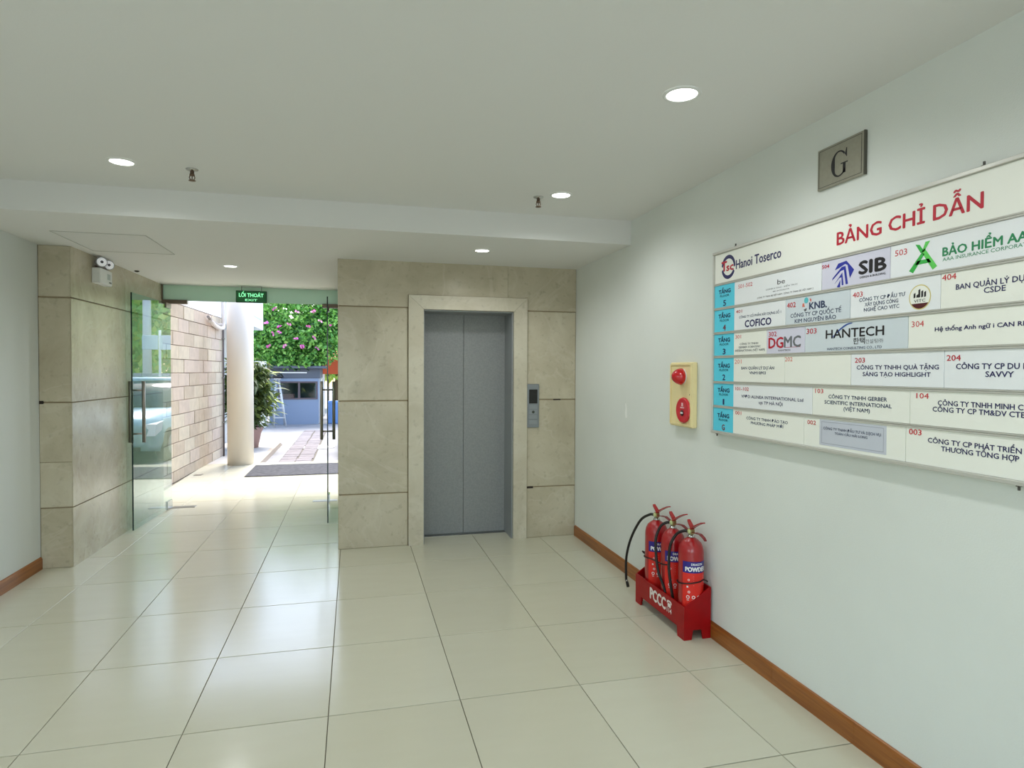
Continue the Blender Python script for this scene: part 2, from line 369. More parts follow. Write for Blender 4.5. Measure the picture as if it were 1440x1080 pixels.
# dark open slots in the joints
MB().box(1.672, 1.735, YW - .0005, YW + .01, .462, .482).build('joint_gap', M_dark, core)
MB().box(1.93, 2.0, YW + .0, YW + .01, 1.284, 1.294).build('joint_gap', M_dark, core)
# ---- left pillar / jamb wall (marble clad)
b = MB(); b.prism([(XL - .15, .497), (-2.034, .497), (-1.988, 2.76), (XL - .15, 2.76)], 'z', 0, ZS)
pil = struct(b.build('wall_pillar', M_joint))
zp = [(0.0, .468), (.477, 1.292), (1.301, 2.110), (2.120, ZS)]
for (a, c) in zp:
    if a == .477:
        box_panel('marble_panel', XL, -2.03, .49, .52, a, .828, pil, bev=.003); box_panel('marble_panel', XL, -2.03, .49, .52, .830, c, pil, bev=.003)
    else: box_panel('marble_panel', XL, -2.03, .49, .52, a, c, pil)
    for (u, v) in ((.49, 1.62), (1.623, 2.74)):
        xu = -2.025 + .02 * (u - .49); xv = -2.025 + .02 * (v - .49)
        q = MB(); q.prism([(xu - .03 if u > 1 else xu - .006, u), (xu, u), (xv, v), (xv - .03, v)], 'z', a, c); q.build('marble_panel', M_marb, pil)
MB().box(XL + .002, XL + .03, .486, .5, 1.285, 1.31).build('joint_gap', M_dark, pil)
# ================================================================ LIFT
lf = thing('elevator', 'closed two-panel grey elevator in beige marble surround', 'elevator', (1.127, .8, 0))
for x0, x1 in ((.722, 1.1265), (1.1285, 1.538)):
    MB().box(x0, x1, .805, .83, .004, DZ, bev=.002).build('door_panel', M_lift, lf)
MB().box(DI0 - .004, DI0 + .01, YW + .012, .80, 0, DZ - .012).build('jamb', M_liftj, lf)
MB().box(DI1 - .01, DI1 + .004, YW + .012, .80, 0, DZ - .012).build('jamb', M_liftj, lf)
MB().box(DI0 - .004, DI1 + .004, YW + .012, .80, DZ - .012, DZ + .002).build('head_jamb', M_liftj, lf)
MB().box(DI0 + .01, DI1 - .01, .745, .803, 0, .004).build('sill', M_steel, lf)
YF = YW - .022
arch = lab(MB().prism([(FO0, 0), (DI0, 0), (DI0, DZ), (FO0, FOZ)], 'y', YF, YW + .03).build('architrave', M_marbf, lf), 'left marble post of the architrave')
lab(MB().prism([(DI1, 0), (FO1, 0), (FO1, FOZ), (DI1, DZ)], 'y', YF, YW + .03).build('architrave', M_marbf, lf), 'right marble post of the architrave')
lab(MB().prism([(FO0 + .001, FOZ), (DI0 + .001, DZ + .0008), (DI1 - .001, DZ + .0008), (FO1 - .001, FOZ)], 'y', YF, YW + .03).build('architrave', M_marbf, lf), 'mitred marble lintel of the architrave')
# call station
cs = thing('call_station', 'slim grey elevator call panel with black display on the marble wall', 'call panel', (1.727, YW, 1.03))
MB().box(1.668, 1.786, YW - .016, YW - .0005, 1.03, 1.435, bev=.004).build('face_plate', mat('call_grey', (140, 145, 150), .35, .6), cs)
MB().box(1.688, 1.768, YW - .019, YW - .0165, 1.255, 1.385).build('display', M_black, cs)
mb_btn = mat('call_button_grey', (150, 155, 160), .3, .6)
for k in range(4):
    z = 1.062 + k * .047
    MB().box(1.688, 1.768, YW - .0185, YW - .0165, z, z + .040, bev=.0009).build('button_plate', mb_btn, cs)
MB().lathe([(.013, 0), (.013, .004), (.010, .006), (0, .006)], mw=frame((1.728, YW - .0187, 1.176), (1, 0, 0), (0, 0, 1)) , n=16).build('call_button', mat('dark_button', (60, 66, 60), .3), cs)

# ================================================================ GLASS ENTRANCE
def glassbox(name, a, c, z0, z1, th, parent, m):
    a = Vector((*a, 0)); c = Vector((*c, 0)); d = (c - a).normalized(); n = Vector((-d.y, d.x, 0)) * th / 2
    q = MB(); q.prism([(a + n)[:2], (a - n)[:2], (c - n)[:2], (c + n)[:2]], 'z', z0, z1); return q.build(name, m, parent)
M_leaf = glass('door_glass', (222, 236, 230))
M_edge = mat('glass_edge_green', (28, 48, 46), .15)
M_brz = mat('bronze_patch', (112, 100, 88), .35, .8)
def leaf(label, free, hinge, zt, n):
    e = thing('glass_door', label, 'door', (hinge[0], hinge[1], 0))
    g = glassbox('glass_pane', free, hinge, .012, zt, .012, e, M_leaf)
    F = Vector((*free, 0)); H = Vector((*hinge, 0)); d = (H - F).normalized(); nn = Vector((-d.y, d.x, 0))
    # polished free edge
    q = MB(); a = F - d * .0035; q.prism([(a + nn * .006)[:2], (a - nn * .006)[:2], (F - nn * .006 - d*.0002)[:2], (F + nn * .006- d*.0002)[:2]], 'z', .012, zt); lab(q.build('pane_edge', M_edge, e), 'dark green polished glass edge')
    # bottom and top pivots
    for (z0, z1, nm) in ((.010, .10, 'patch_fitting'), (zt - .055, zt + .0, 'patch_fitting')):
        p = H - d * .155; pt = [(p + nn * .014)[:2], (p - nn * .014)[:2], (H - nn * .014)[:2], (H + nn * .014)[:2]]
        MB().prism(pt, 'z', z0, z1).build(nm, M_chrome if z0 < 1 else M_brz, e)
    hp = F + d * .115
    h = None
    for s_ in (1, -1):
        c = hp + nn * s_ * .060
        q = MB(); q.tube([(c.x, c.y, .845), (c.x, c.y, 1.442)], .0155, n=14); q.build('handle', M_dksteel, e)
    for z in (.93, 1.355):
        u = hp + nn * .060; v = hp - nn * .060
        MB().tube([(u.x, u.y, z), (v.x, v.y, z)], .009, n=10).build('handle_bolt', M_dksteel, e)
    return e
ld = leaf('open glass door with steel bar handle beside the left marble wall', (-1.938, 1.579), (-1.878, 2.64), 2.29, 1)
rd = leaf('open glass door seen edge-on against the marble corner of the elevator wall', (-.143, 1.469), (-.178, 2.66), 2.295, 1)
M_frost = leafmat('pale_green_transom_glass', (206, 226, 212), .12, .45)
tr = thing('transom_panel', 'pale green glass transom panel above the entrance doorway', 'glass panel', (-1.0, 2.74, 2.33))
MB().box(-1.975, -.02, 2.735, 2.747, 2.338, ZS - .002).build('glass_pane', M_frost, tr)
for x0, x1 in ((-1.985, -1.72), (-.25, -.02)):
    MB().box(x0, x1, 2.71, 2.770, 2.30, 2.345, bev=.003).build('patch_fitting', M_brz, tr)
MB().box(-1.995, -1.97, 2.70, 2.775, 2.345, ZS - .003).build('side_clamp', M_brz, tr)
for x0, x1, y, lb in ((-1.90, -1.63, 2.66, 'steel floor plate by the pivot of the left glass door'), (-.36, -.08, 2.66, 'steel floor plate by the pivot of the right glass door')):
    o = MB().box(x0, x1, y - .05, y + .05, .0002, .004, bev=.001).build('floor_plate', M_steel); tag(o, lb, 'floor plate')
o = MB().box(-2.17, -2.06, 4.93, 5.05, .0002, .004, bev=.001).build('floor_plate', M_dksteel); tag(o, 'small dark metal floor cover at the foot of the block wall', 'floor plate')

# exit sign
M_green = mat('exit_sign_green', (16, 96, 48), .4, emit=.12)
M_glow = mat('lit_lettering', (150, 255, 190), .4, emit=1.0)
ex = thing('exit_sign', 'green hanging exit sign with lit lettering under the low ceiling', 'sign', (-1.03, 2.66, 2.33))
MB().box(-1.195, -.862, 2.645, 2.675, 2.328, 2.465, bev=.004).build('housing', mat('sign_housing', (36, 70, 48), .4), ex)
MB().box(-1.187, -.870, 2.642, 2.6445, 2.336, 2.457).build('sign_face', M_green, ex)
for x in (-1.135, -.92): MB().tube([(x, 2.66, 2.466), (x, 2.66, ZS - .001)], .004, n=8).build('hanger_rod', M_steel, ex)
q = MB(); q.text('LỐI THOÁT', frame((-1.0285, 2.6405, 2.394), (1, 0, 0), (0, 0, 1)), width=.262, cap=.040, m=M_glow, bold=.02, center=True); q.build('lettering', None, ex, recalc=False)
q = MB(); q.text('EXIT', frame((-1.0285, 2.6405, 2.347), (1, 0, 0), (0, 0, 1)), width=.13, cap=.022, m=M_glow, bold=.02, center=True)
q.build('lettering', None, ex, recalc=False)

# emergency light on the left marble wall
em = thing('emergency_light', 'white twin-lamp emergency light fixed high on the marble wall', 'emergency light', (-2.02, .95, 2.28))
MB().box(-2.018, -1.950, .865, 1.135, 2.283, 2.412, bev=.006).build('battery_box', M_white, em)
MB().box(-2.014, -1.965, .93, 1.07, 2.412, 2.435).build('lamp_bracket', mat('bracket_brown', (96, 78, 68), .5), em)
for (y, z) in ((.925, 2.462), (1.085, 2.462)):
    q = MB(); mw = frame((-1.955, y - .03, z), (.80, .60, 0), (0, 0, 1)); mw = frame((-1.955, y - .02, z), Vector((0.85, 0.52, 0)), Vector((0, 0, 1)))
    q.lathe([(.030, -.05), (.040, -.035), (.044, .0), (.044, .010), (.040, .013)], mw=mw, n=22); hd = q.build('lamp_head', mat('lamp_head_grey', (170, 172, 172), .35), em)
    MB().lathe([(.036, .0135), (.036, .015), (0, .0155)], mw=mw, n=22).build('lens', mat('lamp_lens', (245, 248, 255), .2, emit=.25), hd)
    MB().lathe([(.012, .016), (.012, .019), (0, .020)], mw=mw, n=12).build('bulb', mat('lamp_bulb', (90, 90, 96), .3), hd)
q = MB(); q.box(-1.9497, -1.949, 1.02, 1.09, 2.33, 2.38); q.build('sticker', mat('grey_sticker', (188, 198, 196), .5), em)
MB().box(-1.9497, -1.948, 1.06, 1.11, 2.303, 2.315).build('test_switch', mat('switch_dark', (80, 90, 90), .4), em)
# ceiling hatch, small dot sensor
hq = MB(); 
def ring(q, x0, x1, y0, y1, z0, z1, t, m=None):
    q.box(x0, x1, y0, y0 + t, z0, z1, m); q.box(x0, x1, y1 - t, y1, z0, z1, m); q.box(x0, x0 + t, y0 + t, y1 - t, z0, z1, m); q.box(x1 - t, x1, y0 + t, y1 - t, z0, z1, m)
ha = thing('access_hatch', 'flush white access hatch in the low ceiling near the left pillar', 'hatch', (-1.63, .27, ZS))
MB().box(-1.92, -1.336, -.09, .648, ZS - .002, ZS - .0003, bev=.0005).build('hatch_panel', mat('hatch_white', (222, 222, 220), .8), ha)
q = MB(); ring(q, -1.929, -1.327, -.099, .657, ZS - .0035, ZS - .0003, .004); q.build('hatch_trim', mat('hatch_trim_grey', (186, 187, 182), .7), ha)
o = MB().lathe([(.022, 0), (.022, .006), (.010, .012), (0, .013)], mw=frame((-1.93, 1.72, ZS - .0003), (1, 0, 0), (0, -1, 0)), n=16).build('ceiling_sensor', M_dark); tag(o, 'tiny dark ceiling dot near the left marble wall', 'sensor')

# ================================================================ DOWNLIGHTS + SPRINKLERS
M_disc = mat('lit_diffuser', (255, 255, 250), .5, emit=6.0)
def downlight(x, y, z, label, e=LAMP_E, r=.058):
    t = thing('downlight', label, 'ceiling light', (x, y, z), 'round white recessed downlights')
    q = MB(); n = 28; vs = []; fs = []
    for (rr, zz) in ((r + .016, z - .0004), (r + .014, z - .004), (r + .002, z - .006), (r, z - .003)):
        for k in range(n): a = 2 * PI * k / n; vs.append((x + rr * math.cos(a), y + rr * math.sin(a), zz))
    for i in range(3):
        for k in range(n): fs.append((i * n + k, i * n + (k + 1) % n, (i + 1) * n + (k + 1) % n, (i + 1) * n + k))
    q.add(vs, fs, None, True); q.build('trim_ring', M_white, t)
    vs = [(x + (r) * math.cos(2 * PI * k / n), y + (r) * math.sin(2 * PI * k / n), z - .003) for k in range(n)] + [(x, y, z - .0035)]
    MB().add(vs, [(k, (k + 1) % n, n) for k in range(n)]).build('diffuser', M_disc, t)
    d = bpy.data.lights.new('lamp', 'SPOT'); d.energy = e; d.spot_size = math.radians(165); d.spot_blend = .7; d.shadow_soft_size = .055; d.color = (.975, 1, 1.0)
    o = bpy.data.objects.new('lamp_light', d); C.objects.link(o); o.location = (x, y, z - .03)
    return t
downlight(-1.118, -1.235, ZC, 'leftmost lit round downlight in front of the ceiling beam')
downlight(1.412, -1.235, ZC, 'lit round downlight by the beam, right of the right sprinkler')
downlight(1.418, -2.765, ZC, 'largest lit round downlight nearest the G sign', r=.062)
downlight(-1.118, -2.765, ZC, 'round downlight beyond the upper left frame edge')
for y in (-4.3, -5.85):
    for x, s_ in ((-1.118, 'left'), (1.418, 'right')): downlight(x, y, ZC, 'round downlight %s of and behind the viewpoint%s' % (s_, ', far one' if y < -5 else ''))
downlight(1.105, -.186, ZS, 'lit round downlight in the low ceiling in front of the elevator', e=LAMP_E * .9, r=.055)
downlight(-.991, 1.171, ZS, 'lit round downlight in the low ceiling of the entrance passage', e=LAMP_E * .9, r=.055)
M_brass = mat('sprinkler_brass', (120, 100, 84), .35, .8)
def sprinkler(x, y, label):
    t = thing('sprinkler', label, 'sprinkler', (x, y, ZC), 'ceiling sprinklers')
    mw = frame((x, y, ZC - .0004), (1, 0, 0), (0, -1, 0))
    MB().lathe([(.034, 0), (.032, .004), (.012, .009), (.011, .010)], mw=mw, n=20).build('escutcheon', M_chrome, t)
    q = MB(); q.lathe([(.011, .010), (.011, .026), (.014, .028), (.014, .036), (.009, .038)], mw=mw, n=14); q.build('sprinkler_body', M_brass, t)
    q = MB()
    for s_ in (-1, 1): q.tube([(x + s_ * .011, y, ZC - .036), (x + s_ * .015, y, ZC - .048), (x + s_ * .006, y, ZC - .062)], .0028, n=6)
    q.tube([(x, y, ZC - .036), (x, y, ZC - .062)], .003, n=6); q.build('yoke', M_brass, t)
    MB().lathe([(.019, .062), (.019, .065), (.006, .067)], mw=mw, n=16).build('deflector', M_brass, t)
sprinkler(-.776, -1.187, 'ceiling sprinkler right of the leftmost downlight')
sprinkler(1.285, -1.148, 'ceiling sprinkler left of the beam downlight on the right')

# ================================================================ DIRECTORY BOARD
XP = 2.120     # face of the plates
BD0, BD1 = -1.896, -4.46
bd = thing('directory_board', 'large white and steel tenant directory board with cyan floor tags', 'directory board', (2.15, -3.2, 1.2))
M_plate = mat('plate_white', (244, 245, 237), .22, spec=.5)
M_plate2 = mat('plate_cool_white', (240, 243, 246), .2)
M_lav = mat('plate_lavender', (218, 217, 234), .22)
M_gry = mat('plate_pale_blue_grey', (214, 223, 230), .22)
M_cyan = mat('tag_cyan', (92, 212, 238), .3)
M_alu = mat('aluminium_rail', (206, 205, 198), .3, .35)
MB().box(XP + .008, 2.149, BD1, BD0, 1.222, 2.226).build('back_panel', mat('board_back', (180, 182, 178), .5), bd)
q = MB(); fr_t = .012
zb = [2.232, 2.050, 1.912, 1.775, 1.641, 1.497, 1.360, 1.217]
for (z0, z1, nm) in ((2.221, 2.236, 'top_rail'), (1.207, 1.222, 'bottom_rail')):
    MB().box(XP - .010, 2.149, BD1 - .01, BD0 + .012, z0, z1, bev=.002).build(nm, M_alu, bd)
for (y0, y1) in ((BD0 + .0, BD0 + .010), (BD1 - .010, BD1)):
    MB().box(XP - .008, 2.149, y0, y1, 1.2225, 2.2205, bev=.002).build('side_rail', M_alu, bd)
for z in zb[1:-1]:
    MB().prism([(XP - .004, z - .0065), (XP - .004, z - .001), (XP - .001, z + .0005), (XP - .004, z + .002), (XP - .004, z + .0065), (XP + .008, z + .0065), (XP + .008, z - .0065)], 'y', BD1, BD0).build('rail', M_alu, bd)
def TM(y, z, x=XP - .0006): return frame((x, y, z), (0, -1, 0), (0, 0, 1))
M_navy = mat('ink_navy', (38, 36, 92), .5); M_ink = mat('ink_black', (30, 26, 32), .5); M_crim = mat('ink_crimson', (190, 28, 52), .5)
M_rink = mat('ink_red', (206, 58, 66), .5); M_pink = mat('ink_faded_red', (222, 120, 104), .5); M_teal = mat('ink_teal', (14, 92, 112), .5)
M_tag = mat('ink_dark_teal', (14, 52, 92), .5); M_grn = mat('ink_green', (44, 140, 92), .5); M_lgn = mat('ink_light_green', (98, 208, 92), .5); M_mgn = mat('ink_mid_green', (56, 178, 74), .5)
M_blu = mat('ink_blue', (38, 48, 160), .5); M_slate = mat('ink_slate', (58, 72, 104), .5); M_gink = mat('ink_grey', (112, 116, 122), .5); M_gold = mat('ink_gold', (214, 200, 130), .5); M_mar = mat('ink_maroon', (84, 22, 30), .5)
def plate(y0, y1, r, m=M_plate, lb=None):
    z1, z0 = zb[r] - .007, zb[r + 1] + .007
    if r == 0: z1 = 2.2205
    if r == 6: z0 = 1.2225
    o = MB().box(XP, XP + .0075, y1 + .0012, y0 - .0012, z0, z1, bev=.0008).build('name_plate', m, bd)
    if lb: lab(o, lb)
    return o
def words(p, *items):
    for it in items:
        s_, y, z, cap, wd, m = it[:6]; bold = it[6] if len(it) > 6 else .012
        MB().text(s_, TM(y, z), width=wd, cap=cap, m=m, bold=bold).build('lettering', None, p, recalc=False)
def poly2(q, pts, m, y, z, k=1.0, x=XP - .0006):
    """flat polygon in board plane: pts (u,v) u to reading right"""
    q.add([(x, y - u * k, z + v * k) for u, v in pts], [tuple(range(len(pts)))], m)
def circ(r, n=32, a0=0, a1=2 * PI, cx=0, cy=0, ry=None):
    ry = ry or r
    return [(cx + r * math.cos(a0 + (a1 - a0) * k / n), cy + ry * math.sin(a0 + (a1 - a0) * k / n)) for k in range(n + (0 if abs(a1 - a0 - 2 * PI) < 1e-6 else 1))]
def band(q, m, y, z, r0, r1, a0, a1, n=20, dx=0, dy=0, x=XP - .0006):
    vs = []; fs = []
    for k in range(n + 1):
        a = a0 + (a1 - a0) * k / n
        vs += [(x, y - r0 * math.cos(a) - dx, z + r0 * math.sin(a) + dy), (x, y - r1 * math.cos(a), z + r1 * math.sin(a))]
    for k in range(n): fs.append((2 * k, 2 * k + 1, 2 * k + 3, 2 * k + 2))
    q.add(vs, fs, m)
# header
hp = plate(BD0, BD1, 0, lb='wide header plate with red lettering')
words(hp, ('BẢNG CHỈ DẪN', -2.835, 2.100, .053, .645, M_crim, .022), ('Hanoi Toserco', -2.102, 2.113, .047, .370, M_navy, .022))
q = MB(); cy_, cz_ = -2.030, 2.136
band(q, M_navy, cy_, cz_, .052, .066, .15 * PI - .5, .95 * PI, dx=0.0, dy=-.006); band(q, M_navy, cy_, cz_, .052, .066, 1.08 * PI, 1.85 * PI, dy=.006)
q.text('T', TM(-1.966, 2.118), width=.048, cap=.052, m=M_crim, bold=.04); q.text('sc', TM(-2.012, 2.116), width=.066, cap=.040, m=M_crim, bold=.04)
q.build('logo', None, hp, recalc=False)
# cyan floor tags
for r, ch in zip(range(1, 7), '54321G'):
    o = plate(BD0, -2.089, r, M_cyan); o.name = 'floor_tag'; lab(o, 'cyan floor tag %s' % ch)
    z0 = zb[r + 1]
    words(o, ('TẦNG', -1.940, z0 + .083, .021, .113, M_tag, .05), ('FLOOR', -1.954, z0 + .064, .011, .087, M_teal, .04), (ch, -1.985 - (.006 if ch == '1' else 0), z0 + .014, .030, .013 if ch == '1' else .026, mat('ink_maroon_g', (120, 30, 48), .5) if ch in 'G4' else M_navy, .03))
# row 5
p = plate(-2.089, -2.747, 1, M_plate2)
words(p, ('501-502', -2.125, 2.004, .020, .123, M_rink, 0), ('be', -2.447, 1.984, .024, .056, M_ink, 0), ('CÔNG TY TNHH BE VIỆT NAM - CÔNG TY TNHH BE VIỆT NAM 2', -2.290, 1.931, .008, .406, M_ink, 0), ('CONSULTING - KIẾN TRÚC', -2.359, 1.965, .007, .234, M_gink, 0), ('BE INTERIOR', -2.415, 1.951, .006, .12, M_gink, 0))
p = plate(-2.747, -3.113, 1, M_lav, 'lavender plate with blue logo')
words(p, ('504', -2.749, 2.012, .015, .043, M_crim, .03), ('SIB', -2.960, 1.958, .050, .133, M_ink, .05), ('DESIGN & BUILDING', -2.964, 1.940, .008, .127, M_ink, .02))
q = MB(); ly, lz, k = -2.872, 1.976, .062
for pts in ([(-.75, .30), (-.45, .72), (.30, .80), (.98, .10), (.62, -.42), (.40, .50), (.18, .60), (-.3, .42)],
            [(-1.0, -.38), (-.95, -.22), (-.12, .44), (.22, .46), (.46, -.78), (.26, -.80), (.08, .22), (-.20, .18)],
            [(-.78, -.66), (-.66, -.52), (-.06, .06), (.06, -.80), (-.10, -.82), (-.14, -.26), (-.34, -.30)],
            [(-.55, -.86), (-.44, -.74), (-.22, -.40), (-.24, -.90), (-.36, -.96)]):
    poly2(q, pts, M_blu, ly, lz, k)
q.build('logo', None, p, recalc=False)
p = plate(-3.113, BD1, 1, M_plate2, 'white plate with green logo')
words(p, ('503', -3.135, 2.000, .022, .054, M_rink, 0), ('BẢO HIỂM AAA', -3.336, 1.966, .029, .318, M_grn, .03), ('AAA INSURANCE CORPORATION', -3.336, 1.948, .012, .324, M_grn, 0))
q = MB(); ly, lz, k = -3.257, 1.976, .052
for pts, m_ in (([(-.10, .35), (-1.12, -.80), (-.78, -1.0), (.12, .20)], M_mgn), ([(-.1, .35), (.12, .62), (1.12, -.78), (.78, -.98)], M_lgn), ([(-.62, 1.0), (-.28, .92), (.10, .40), (-.18, .32)], M_mgn), ([(.55, 1.06), (.18, 1.05), (-.10, .36), (.12, .42)], M_lgn), ([(-.62, -.46), (-.46, -.18), (.46, -.16), (.66, -.44)], M_mgn)):
    poly2(q, pts, m_, ly, lz, k)
q.build('logo', None, p, recalc=False)
# row 4
p = plate(-2.089, -2.509, 2, M_plate2)
words(p, ('401', -2.107, 1.873, .016, .054, M_crim, .01), ('CÔNG TY CỔ PHẦN XÂY DỰNG SỐ 1', -2.136, 1.843, .012, .341, M_slate, .01), ('COFICO', -2.188, 1.793, .035, .216, M_navy, .035))
p = plate(-2.509, -2.914, 2, M_gry, 'pale blue grey plate with small teal logo')
words(p, ('402', -2.520, 1.862, .023, .061, M_rink, .015), ('KNB.', -2.672, 1.842, .030, .108, M_slate, .04), ('CÔNG TY CP QUỐC TẾ', -2.546, 1.813, .018, .319, M_slate, .012), ('KIM NGUYÊN BẢO', -2.576, 1.787, .017, .260, M_slate, .018))
q = MB(); poly2(q, circ(.014, 16, cx=-.004, cy=.005), mat('ink_aqua', (92, 192, 200), .5), -2.655, 1.880, 1); poly2(q, [(-.03, -.01), (-.012, -.012), (-.018, .006), (-.028, .004)], M_pink, -2.655, 1.868); poly2(q, [(.018, .012), (.030, .004), (.028, -.008), (.020, .0)], M_pink, -2.655, 1.882); poly2(q, [(-.02, -.02), (.0, -.014), (-.002, -.026), (-.012, -.030)], M_gink, -2.655, 1.864); q.build('logo', None, p, recalc=False)
p = plate(-2.914, -3.330, 2, M_plate2)
words(p, ('403', -2.928, 1.866, .020, .052, M_rink, .01), ('CÔNG TY CP ĐẦU TƯ', -2.963, 1.845, .014, .221, M_slate, .015), ('XÂY DỰNG CÔNG', -2.992, 1.824, .014, .161, M_slate, .015), ('NGHỆ CAO VITC', -2.988, 1.803, .014, .170, M_slate, .015))
q = MB(); ly, lz = -3.247, 1.833
poly2(q, circ(.046), M_gold, ly, lz, 1, XP - .0006); poly2(q, circ(.042), M_plate, ly, lz, 1, XP - .0008)
poly2(q, circ(.042, 16, 1.18 * PI, 1.82 * PI), M_mar, ly, lz, 1, XP - .0010)
for u, v, h in ((-.026, -.002, .020), (-.014, -.002, .014), (-.006, -.002, .032), (.006, -.002, .026), (.018, -.002, .022)):
    poly2(q, [(u, v), (u + .008, v + .002), (u + .008, v + h), (u, v + h - .004)], M_ink, ly, lz, 1, XP - .0010)
q.text('VITC', frame((XP - .0011, ly + .024, lz - .018), (0, -1, 0), (0, 0, 1)), width=.048, cap=.010, m=M_ink, bold=.01); q.build('logo', None, p, recalc=False)
p = plate(-3.330, BD1, 2)
words(p, ('404', -3.336, 1.880, .020, .053, M_rink, .01), ('BAN QUẢN LÝ DỰ ÁN', -3.389, 1.842, .018, .275, M_navy, .018), ('CSDE', -3.488, 1.819, .018, .071, M_navy, .018))
# row 3
p = plate(-2.089, -2.369, 3)
words(p, ('301', -2.104, 1.736, .019, .051, M_rink, 0), ('CÔNG TY TNHH', -2.145, 1.700, .010, .157, M_gink, .012), ('GERBER SCIENTIFIC', -2.135, 1.683, .010, .187, M_gink, .012), ('INTERNATIONAL (VIỆT NAM)', -2.104, 1.665, .011, .252, M_gink, .012))
p = plate(-2.369, -2.645, 3, M_lav, 'lavender plate with red and grey lettering')
q = MB(); words(p, ('302', -2.386, 1.733, .022, .060, M_crim, .012), ('HANTECH', -2.460, 1.658, .008, .087, M_gink, .02), ('DG', -2.387, 1.675, .050, .108, M_crim, .03))
q.text('MC', TM(-2.503, 1.676), width=.114, cap=.050, m=M_gink, bold=.03); poly2(q, [(0, 0), (.114, 0), (.114, .002), (0, .002)], M_crim, -2.503, 1.674); q.build('lettering', None, p, recalc=False)
p = plate(-2.645, -3.199, 3, M_gry, 'pale blue grey plate with an arc over its lettering')
words(p, ('303', -2.656, 1.731, .023, .064, M_crim, .012), ('HANTECH', -2.778, 1.704, .036, .311, M_ink, .022), ('한택', -2.934, 1.675, .020, .061, M_ink, .01), ('컨설팅㈜', -2.998, 1.675, .013, .088, M_gink, 0), ('HANTECH CONSULTING CO., LTD', -2.787, 1.653, .010, .293, M_slate, .012))
q = MB(); pts = []
for k in range(13):
    t_ = k / 12; pts.append((.035 + t_ * .115, .000 + .058 * math.sin(t_ * PI / 2)))
vs = []; 
for i, (u, v) in enumerate(pts):
    w_ = .0015 + .0025 * math.sin(PI * i / 12); vs += [(XP - .0009, -2.778 - u, 1.704 + v + w_), (XP - .0009, -2.778 - u, 1.704 + v - w_)]
q.add(vs, [(2 * i, 2 * i + 1, 2 * i + 3, 2 * i + 2) for i in range(12)], mat('ink_royal', (52, 84, 160), .5)); q.build('logo_arc', None, p, recalc=False)
p = plate(-3.199, BD1, 3)
words(p, ('304', -3.214, 1.725, .021, .052, M_rink, 0), ('Hệ thống Anh ngữ i CAN READ', -3.311, 1.704, .014, .352, M_navy, .03))
# row 2
p = plate(-2.089, -2.507, 4)
words(p, ('201', -2.100, 1.601, .022, .061, M_pink, 0), ('BAN QUẢN LÝ DỰ ÁN', -2.161, 1.570, .014, .269, M_slate, .018), ('VNM10P03', -2.232, 1.545, .014, .135, M_slate, .018))
p = plate(-2.507, -2.923, 4); words(p, ('202', -2.510, 1.608, .020, .054, M_pink, 0))
p = plate(-2.923, -3.349, 4, M_plate2)
words(p, ('203', -2.945, 1.597, .019, .052, M_crim, .015), ('CÔNG TY TNHH QUÀ TẶNG', -2.955, 1.569, .016, .374, M_navy, .022), ('SÁNG TẠO HIGHLIGHT', -2.987, 1.542, .016, .310, M_navy, .022))
p = plate(-3.349, BD1, 4, M_plate2)
words(p, ('204', -3.359, 1.599, .019, .052, M_crim, .015), ('CÔNG TY CP DU LỊCH', -3.395, 1.570, .018, .285, M_navy, .022), ('SAVVY', -3.499, 1.544, .018, .091, M_navy, .022))
# row 1
p = plate(-2.089, -2.699, 5, M_plate2)
words(p, ('101-102', -2.109, 1.458, .017, .119, M_rink, .012), ('VPĐD ALINEA INTERNATIONAL Ltd', -2.164, 1.420, .015, .476, M_navy, .012), ('tại TP HÀ NỘI', -2.313, 1.393, .015, .184, M_navy, .012))
p = plate(-2.699, -3.212, 5)
words(p, ('103', -2.717, 1.464, .019, .050, M_rink, .01), ('CÔNG TY TNHH GERBER', -2.799, 1.444, .015, .310, M_slate, .022), ('SCIENTIFIC INTERNATIONAL', -2.776, 1.419, .015, .355, M_slate, .022), ('(VIỆT NAM)', -2.887, 1.395, .015, .139, M_slate, .022))
p = plate(-3.212, BD1, 5)
words(p, ('104', -3.240, 1.463, .019, .051, M_rink, .012), ('CÔNG TY TNHH MINH C', -3.328, 1.442, .017, .293, M_navy, .02), ('CÔNG TY CP TM&DV CTE', -3.308, 1.419, .017, .318, M_navy, .02))
# row G
p = plate(-2.089, -2.646, 6)
words(p, ('001', -2.111, 1.327, .018, .054, M_rink, .012), ('CÔNG TY TNHH ĐÀO TẠO', -2.211, 1.308, .014, .325, M_slate, .018), ('PHƯƠNG PHÁP MỚI', -2.250, 1.285, .014, .253, M_slate, .018))
p = plate(-2.646, -3.196, 6)
words(p, ('002', -2.670, 1.321, .018, .054, M_rink, .012))
pp_ = MB().box(XP - .0009, XP - .0001, -3.109, -2.748, 1.236, 1.349).build('paper_insert', mat('grey_paper', (202, 206, 218), .45, bump=.6, bscale=25), p)
q = MB(); q.text('CÔNG TY TNHH ĐẦU TƯ VÀ DỊCH VỤ', frame((XP - .0014, -2.772, 1.306), (0, -1, 0), (0, 0, 1)), width=.310, cap=.011, m=M_slate, bold=.01)
q.text('TOÀN CẦU HẢI LONG', frame((XP - .0014, -2.839, 1.289), (0, -1, 0), (0, 0, 1)), width=.178, cap=.010, m=M_slate, bold=.01)
mg = mat('paper_border', (168, 172, 186), .5)
